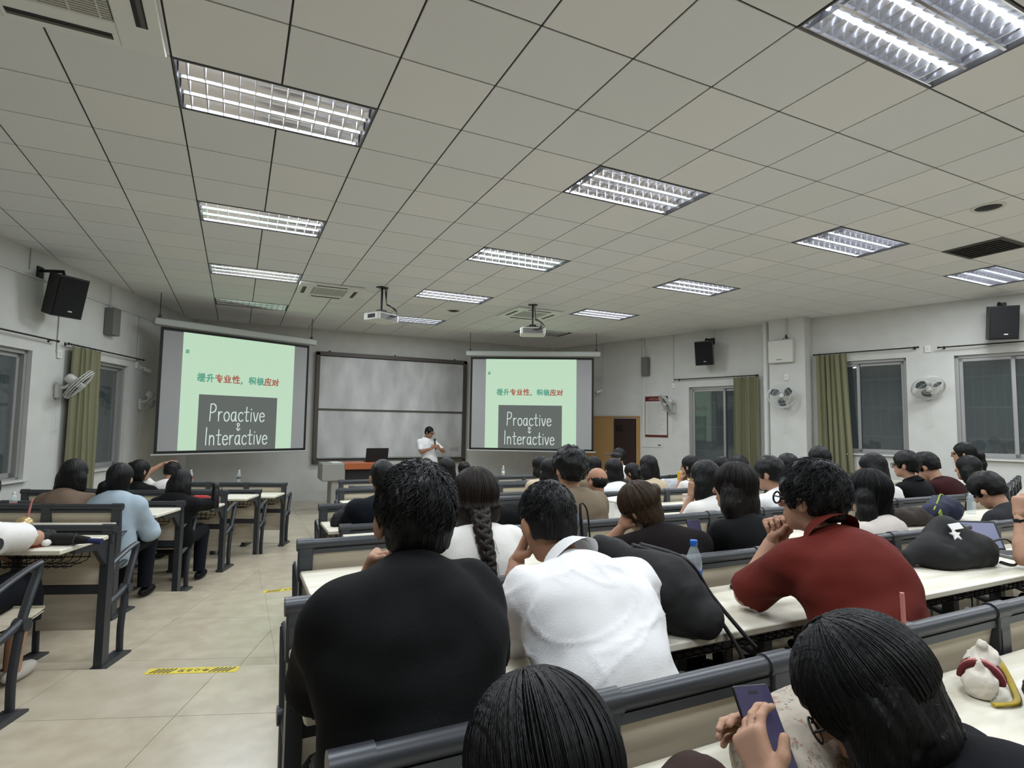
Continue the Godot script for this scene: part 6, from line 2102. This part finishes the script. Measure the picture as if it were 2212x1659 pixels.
	for k in 2:
		var o := 0.035 * k
		part(bp, "shoulder_strap", MB.new().tube(smooth3([Vector3(-0.06 + o, 0.27, -0.06), Vector3(0.08 + o, 0.22, 0.02), Vector3(0.15 + o, 0.10, 0.07), Vector3(0.16 + o, -0.02 + 0.03 * k, 0.20), Vector3(0.17 + o, -0.10 + 0.08 * k, 0.24)], 5), 1.0, 8, true, Vector2(0.022, 0.007)), "cloth_bagblack")
	part(bp, "handle_loop", MB.new().tube(smooth3([Vector3(0.13, 0.13, 0.0), Vector3(0.19, 0.12, -0.01), Vector3(0.20, 0.06, 0.01), Vector3(0.15, 0.03, 0.03)], 4), 0.006, 6), "black_plastic")
	part(bp, "buckle", MB.new().bx(0.185, -0.10, 0.245, 0.05, 0.03, 0.012, 0.004), "black_plastic")
	var wt := thing("wallet", "flat black wallet on the desk between bottle and red shirt", "wallet", T(2.02, 1.046, -1.83, 20))
	part(wt, "leather", MB.new().bx(0, 0.009, 0, 0.15, 0.018, 0.085, 0.006), "black_plastic")
	var tb := thing("tote_bag", "black tote bag with a small white star charm lying on the desk", "bag", T(3.36, 1.046, -1.72, -8))
	soft(tb, "bag", [[Vector3(-0.26, 0.05, -0.02), Vector3(0.02, 0.15, -0.03), 0.045, 0.075, 0.06, Vector3(0, 0, 1), 1.0], [Vector3(0.02, 0.15, -0.03), Vector3(0.26, 0.08, 0.03), 0.08, 0.03, 0.06], [Vector3(-0.12, 0.05, 0.03), Vector3(0.16, 0.06, 0.04), 0.085, 0.085, 0.06]], 0.014, "cloth_bagblack", 0.010, 8.0, 50.0)
	var st := PackedVector2Array()
	for k in 10:
		var rr := 0.032 if k % 2 == 0 else 0.014
		st.append(Vector2(cos(TAU * k / 10.0 + PI / 2) * rr, sin(TAU * k / 10.0 + PI / 2) * rr))
	part(tb, "star_charm", MB.new().extrude(T(-0.08, 0.17, 0.085, -10, -35), st, 0, 0.008), "paper")
	part(tb, "white_tag", MB.new().box(T(-0.03, 0.205, 0.055, -10, -40, 8), Vector3(0.075, 0.035, 0.006), 0.002), "paper")
	part(tb, "handle", MB.new().tube(smooth3([Vector3(0.20, 0.11, 0.05), Vector3(0.30, 0.13, 0.08), Vector3(0.33, 0.05, 0.12), Vector3(0.25, 0.015, 0.14), Vector3(0.18, 0.03, 0.12)], 5), 1.0, 6, true, Vector2(0.010, 0.005)), "black_plastic")
	var tab := thing("tablet", "tablet with a pale screen propped against the rail behind the tote bag", "tablet", T(3.98, 1.046, -1.86, -30))
	part(tab, "case", MB.new().bx(0, 0.085, 0, 0.25, 0.175, 0.010, 0.004), "black_plastic", T(0, 0, 0, 0, -28))
	part(tab, "screen", MB.new().bx(0, 0.085, 0.0056, 0.225, 0.15, 0.001), "tablet_screen", T(0, 0, 0, 0, -28))
	var lp := thing("laptop", "flat dark keyboard of a laptop on the desk near the bare forearm", "laptop", T(3.98, 1.046, -1.66, -20))
	part(lp, "base", MB.new().bx(0, 0.008, 0, 0.30, 0.016, 0.20, 0.005), "grey_plastic")
	part(lp, "keys", MB.new().bx(0, 0.0168, -0.03, 0.27, 0.002, 0.10, 0.0005), "grille_dark")
	# the foremost desk
	var fim := Image.create(256, 256, false, Image.FORMAT_RGB8)
	fim.fill(Color(0.70, 0.66, 0.60))
	rng.seed = 77
	for k in 90:
		var c: Color = [Color(0.50, 0.20, 0.17), Color(0.34, 0.36, 0.30), Color(0.56, 0.40, 0.32), Color(0.30, 0.33, 0.36)][k % 4]
		var px := rng.randi_range(6, 246)
		var py := rng.randi_range(6, 246)
		for j in 7:
			var rr := rng.randi_range(2, 6)
			fim.fill_rect(Rect2i(px + rng.randi_range(-7, 7), py + rng.randi_range(-7, 7), rr, rr), c.lerp(Color(0.70, 0.66, 0.60), rng.randf() * 0.5))
	var fm := mat("cloth_floral", Color(1, 1, 1), 0.9)
	tri_map(fm, ImageTexture.create_from_image(fim), Vector3.ONE * 4.5, false)
	var fb := thing("floral_bag", "cream cloth bag with small red flowers on the foremost desk", "bag", T(1.09, 1.046, -0.83, -6))
	soft(fb, "bag", [[Vector3(-0.13, 0.035, 0.0), Vector3(0.12, 0.05, 0.0), 0.060, 0.075, 0.05], [Vector3(0.0, 0.05, -0.07), Vector3(0.14, 0.08, -0.05), 0.06, 0.07, 0.05], [Vector3(-0.14, 0.03, 0.07), Vector3(0.05, 0.03, 0.08), 0.045, 0.05, 0.05]], 0.012, "cloth_floral", 0.007, 2.0)
	part(fb, "tie", MB.new().tube(smooth3([Vector3(-0.10, 0.06, 0.09), Vector3(-0.13, 0.05, 0.12), Vector3(-0.10, 0.02, 0.14)], 4), 0.007, 6), "paper")
	var bj := thing("jacket", "brown velvety jacket heaped on the foremost desk by the black hair", "jacket", T(0.74, 1.046, -0.80, 0))
	soft(bj, "cloth", [[Vector3(-0.10, 0.01, 0.02), Vector3(0.02, 0.03, -0.02), 0.05, 0.055, 0.05], [Vector3(0.02, 0.03, -0.02), Vector3(0.08, 0.02, 0.10), 0.05, 0.04, 0.05], [Vector3(-0.04, 0.02, 0.08), Vector3(0.06, 0.0, 0.14), 0.035, 0.035, 0.04]], 0.011, color_mat("cloth_velvet", Color(0.20, 0.145, 0.125)), 0.010, 4.0, 80.0)
	var gr := thing("green_pouch", "small bright green pouch tucked into the brown jacket", "pouch", T(0.745, 1.046, -0.66))
	soft(gr, "pouch", [[Vector3(-0.03, 0.03, 0), Vector3(0.03, 0.03, 0), 0.03, 0.03]], 0.008, "bright_green", 0.002)
	phone("phone with a violet screen held in both hands above the foremost desk", Transform3D(Basis(Vector3(0.93, 0.05, 0.36), Vector3(-0.30, 0.62, -0.72).normalized(), Vector3(-0.24, 0.77, 0.58)).orthonormalized(), Vector3(0.925, 1.165, -0.80)))
	var ps := thing("plush_toy", "small white woolly plush toy with a red striped shirt on the desk", "plush toy", T(1.80, 1.046, -0.86, 20))
	var wool := soft(ps, "woolly_body", [[Vector3(-0.03, 0.03, 0), Vector3(0.045, 0.04, 0), 0.038, 0.036], [Vector3(0.05, 0.07, 0), Vector3(0.075, 0.075, 0.005), 0.032, 0.03], [Vector3(-0.03, 0.06, 0), Vector3(-0.035, 0.085, 0), 0.014, 0.008, 0.01], [Vector3(0.045, 0.10, 0), Vector3(0.04, 0.115, 0), 0.014, 0.014, 0.01]], 0.006, "plush_white", 0.005, 6.0, 260.0)
	wool.set_meta("label", "white woolly head and body")
	for k in 3:
		var ring := []
		for j in 13:
			var an := PI * j / 12.0
			ring.append(Vector3(-0.005 + k * 0.017, 0.032 + sin(an) * 0.044, cos(an) * 0.043))
		part(ps, "shirt_stripe", MB.new().tube(ring, 0.0085, 6), "plush_red" if k != 1 else "straw_pink")
	part(ps, "yellow_strap", MB.new().tube(smooth3([Vector3(-0.08, 0.006, 0.03), Vector3(-0.02, 0.006, 0.07), Vector3(0.07, 0.008, 0.06), Vector3(0.13, 0.05, 0.03), Vector3(0.16, 0.07, 0.0)], 5), 1.0, 6, true, Vector2(0.009, 0.004)), "strap_yellow")
	part(ps, "key_ring", MB.new().tube(smooth3([Vector3(0.10, 0.05, 0.02), Vector3(0.12, 0.075, 0.02), Vector3(0.14, 0.05, 0.02), Vector3(0.12, 0.028, 0.02), Vector3(0.10, 0.05, 0.02)], 5), 0.0022, 5), "aluminium")
	var fz := thing("fleece_bag", "dark fleecy bag beside the white plush toy", "bag", T(1.86, 1.046, -0.72))
	soft(fz, "bag", [[Vector3(-0.03, 0.05, 0.0), Vector3(0.12, 0.06, 0.0), 0.06, 0.07, 0.03]], 0.011, "fuzzy_dark", 0.008, 1.0, 200.0)
	# middle rows
	phone("phone held low by the person with the bun", Transform3D(Basis(Vector3(0.88, 0.05, 0.45), Vector3(-0.35, 0.65, -0.65).normalized(), Vector3(-0.32, 0.70, 0.62)).orthonormalized(), Vector3(2.305, 1.155, -2.43)))
	var bb := thing("backpack", "blue backpack with lime trim lying on the desk beside the brown coat", "backpack", T(4.95, 1.046, -2.60, 10))
	soft(bb, "bag", [[Vector3(-0.16, 0.07, 0), Vector3(0.10, 0.09, 0), 0.075, 0.10, 0.05], [Vector3(0.08, 0.07, 0.04), Vector3(0.22, 0.07, 0.02), 0.09, 0.07, 0.05]], 0.018, "cloth_bagblue", 0.010, 3.0)
	part(bb, "trim", MB.new().tube(smooth3([Vector3(-0.22, 0.10, 0.04), Vector3(-0.10, 0.16, 0.03), Vector3(0.06, 0.195, 0.0), Vector3(0.20, 0.15, 0.0)], 5), 0.006, 6), "lime_trim")
	part(bb, "trim_tab", MB.new().box(T(-0.20, 0.07, 0.075, 0, 0, 30), Vector3(0.05, 0.06, 0.008), 0.002), "lime_trim")
	var co := thing("coat", "dark brown coat bundled on the desk behind the white checked blouse", "coat", T(4.48, 1.046, -2.56, 8))
	soft(co, "cloth", [[Vector3(-0.16, 0.05, -0.02), Vector3(0.06, 0.05, 0.02), 0.07, 0.075, 0.05], [Vector3(0.04, 0.05, 0.03), Vector3(0.22, 0.03, 0.05), 0.06, 0.045, 0.05]], 0.018, "cloth_coat", 0.014, 7.0)
	var gt := thing("tote_bag", "pale grey tote with black straps standing behind the white shirt's head", "bag", T(1.55, 1.046, -2.52, 10))
	soft(gt, "bag", [[Vector3(-0.05, 0.04, 0), Vector3(0.05, 0.04, 0), 0.05, 0.05, 0.02], [Vector3(-0.04, 0.20, 0), Vector3(0.04, 0.20, 0), 0.04, 0.04, 0.08], [Vector3(0, 0.05, 0), Vector3(0, 0.22, 0), 0.06, 0.05, 0.03, Vector3(0, 0, 1), 1.3]], 0.014, "cloth_greytote", 0.006, 2.0)
	for k in [-1, 1]:
		part(gt, "strap", MB.new().tube(smooth3([Vector3(0.035 * k, 0.03, 0.06), Vector3(0.03 * k, 0.15, 0.06), Vector3(0.045 * k, 0.29, 0.03), Vector3(0.075 * k, 0.25, 0.05), Vector3(0.08 * k, 0.06, 0.07)], 5), 1.0, 6, true, Vector2(0.011, 0.004)), "black_plastic")
	var db := thing("backpack", "dark grey backpack on the desk between the braid and the white shirt", "backpack", T(1.74, 1.016, -3.62))
	soft(db, "bag", [[Vector3(-0.10, 0.08, 0), Vector3(0.06, 0.09, 0), 0.085, 0.095, 0.05], [Vector3(0.04, 0.07, 0.04), Vector3(0.12, 0.05, 0.06), 0.07, 0.05, 0.05]], 0.018, color_mat("cloth_bagdark", Color(0.055, 0.055, 0.062)), 0.008, 4.0)
	var pb := thing("drink_bag", "white paper drink bag with a red straw on the desk", "drink bag", T(3.46, 1.016, -3.70))
	part(pb, "bag", MB.new().lathe(T(), [Vector2(0, 0), Vector2(0.052, 0.0), Vector2(0.058, 0.03), Vector2(0.065, 0.11), Vector2(0.068, 0.135), Vector2(0.060, 0.145), Vector2(0.072, 0.16)], 12), "paper_bag")
	part(pb, "straw", MB.new().tube([Vector3(0, 0.1, 0), Vector3(0.01, 0.22, 0)], 0.006, 6), "red_label")
	var wb := thing("carton", "white carton with papers on top beside the balding man", "carton", T(2.70, 1.016, -3.66, 8))
	part(wb, "box", MB.new().bx(0, 0.075, 0, 0.30, 0.15, 0.20, 0.004), "paper")
	part(wb, "window", MB.new().bx(-0.02, 0.07, 0.1015, 0.10, 0.045, 0.002), "grille_dark")
	part(wb, "papers", MB.new().box(T(-0.01, 0.158, 0.01, 12), Vector3(0.30, 0.012, 0.21), 0.002), "paper")
	var cb := thing("crumpled_bag", "crumpled black bag on the aisle end of a middle desk", "bag", T(0.80, 0.936, -4.62))
	soft(cb, "bag", [[Vector3(-0.06, 0.04, 0), Vector3(0.06, 0.05, 0.02), 0.06, 0.07, 0.04], [Vector3(0.0, 0.08, -0.02), Vector3(0.02, 0.11, 0.0), 0.05, 0.04, 0.04]], 0.016, "cloth_bagblack", 0.016, 2.0, 90.0)
	var yb := thing("gift_box", "upright yellow paper box with a dark blue base on a far desk", "box", T(5.24, 0.916, -5.72, 12))
	part(yb, "box", MB.new().bx(0, 0.15, 0, 0.17, 0.20, 0.09, 0.003), "yellow_box")
	part(yb, "base", MB.new().bx(0, 0.025, 0, 0.172, 0.05, 0.092, 0.003), "blue_print")
	var wp := thing("parcel", "white plastic-wrapped parcel beside the yellow box", "parcel", T(4.98, 0.916, -5.70))
	soft(wp, "wrap", [[Vector3(-0.10, 0.10, 0), Vector3(0.08, 0.09, 0), 0.07, 0.08, 0.03], [Vector3(-0.08, 0.05, 0.02), Vector3(0.10, 0.04, 0.02), 0.06, 0.06]], 0.016, color_mat("cloth_wrap", Color(0.66, 0.67, 0.69), 0.35), 0.010, 9.0, 70.0)
	var wa := thing("wristwatch", "dark wristwatch on the bare forearm at the row's end", "watch", T(3.69, 1.285, -1.555, 0, 0, 20))
	part(wa, "strap", MB.new().lathe(T(), [Vector2(0.030, -0.010), Vector2(0.032, 0.0), Vector2(0.030, 0.010)], 14), "watch")
	part(wa, "dial", MB.new().lathe(T(-0.03, 0, 0, 0, 0, 90), [Vector2(0.0, 0.006), Vector2(0.016, 0.005), Vector2(0.017, 0.0)], 12), "watch")

func _ready() -> void:
	rng.seed = 7
	set_camera_and_light()
	make_materials()
	build_floor()
	build_walls()
	build_ceiling()
	build_lamps()
	build_benches()
	build_fixtures()
	build_people()
	build_props()
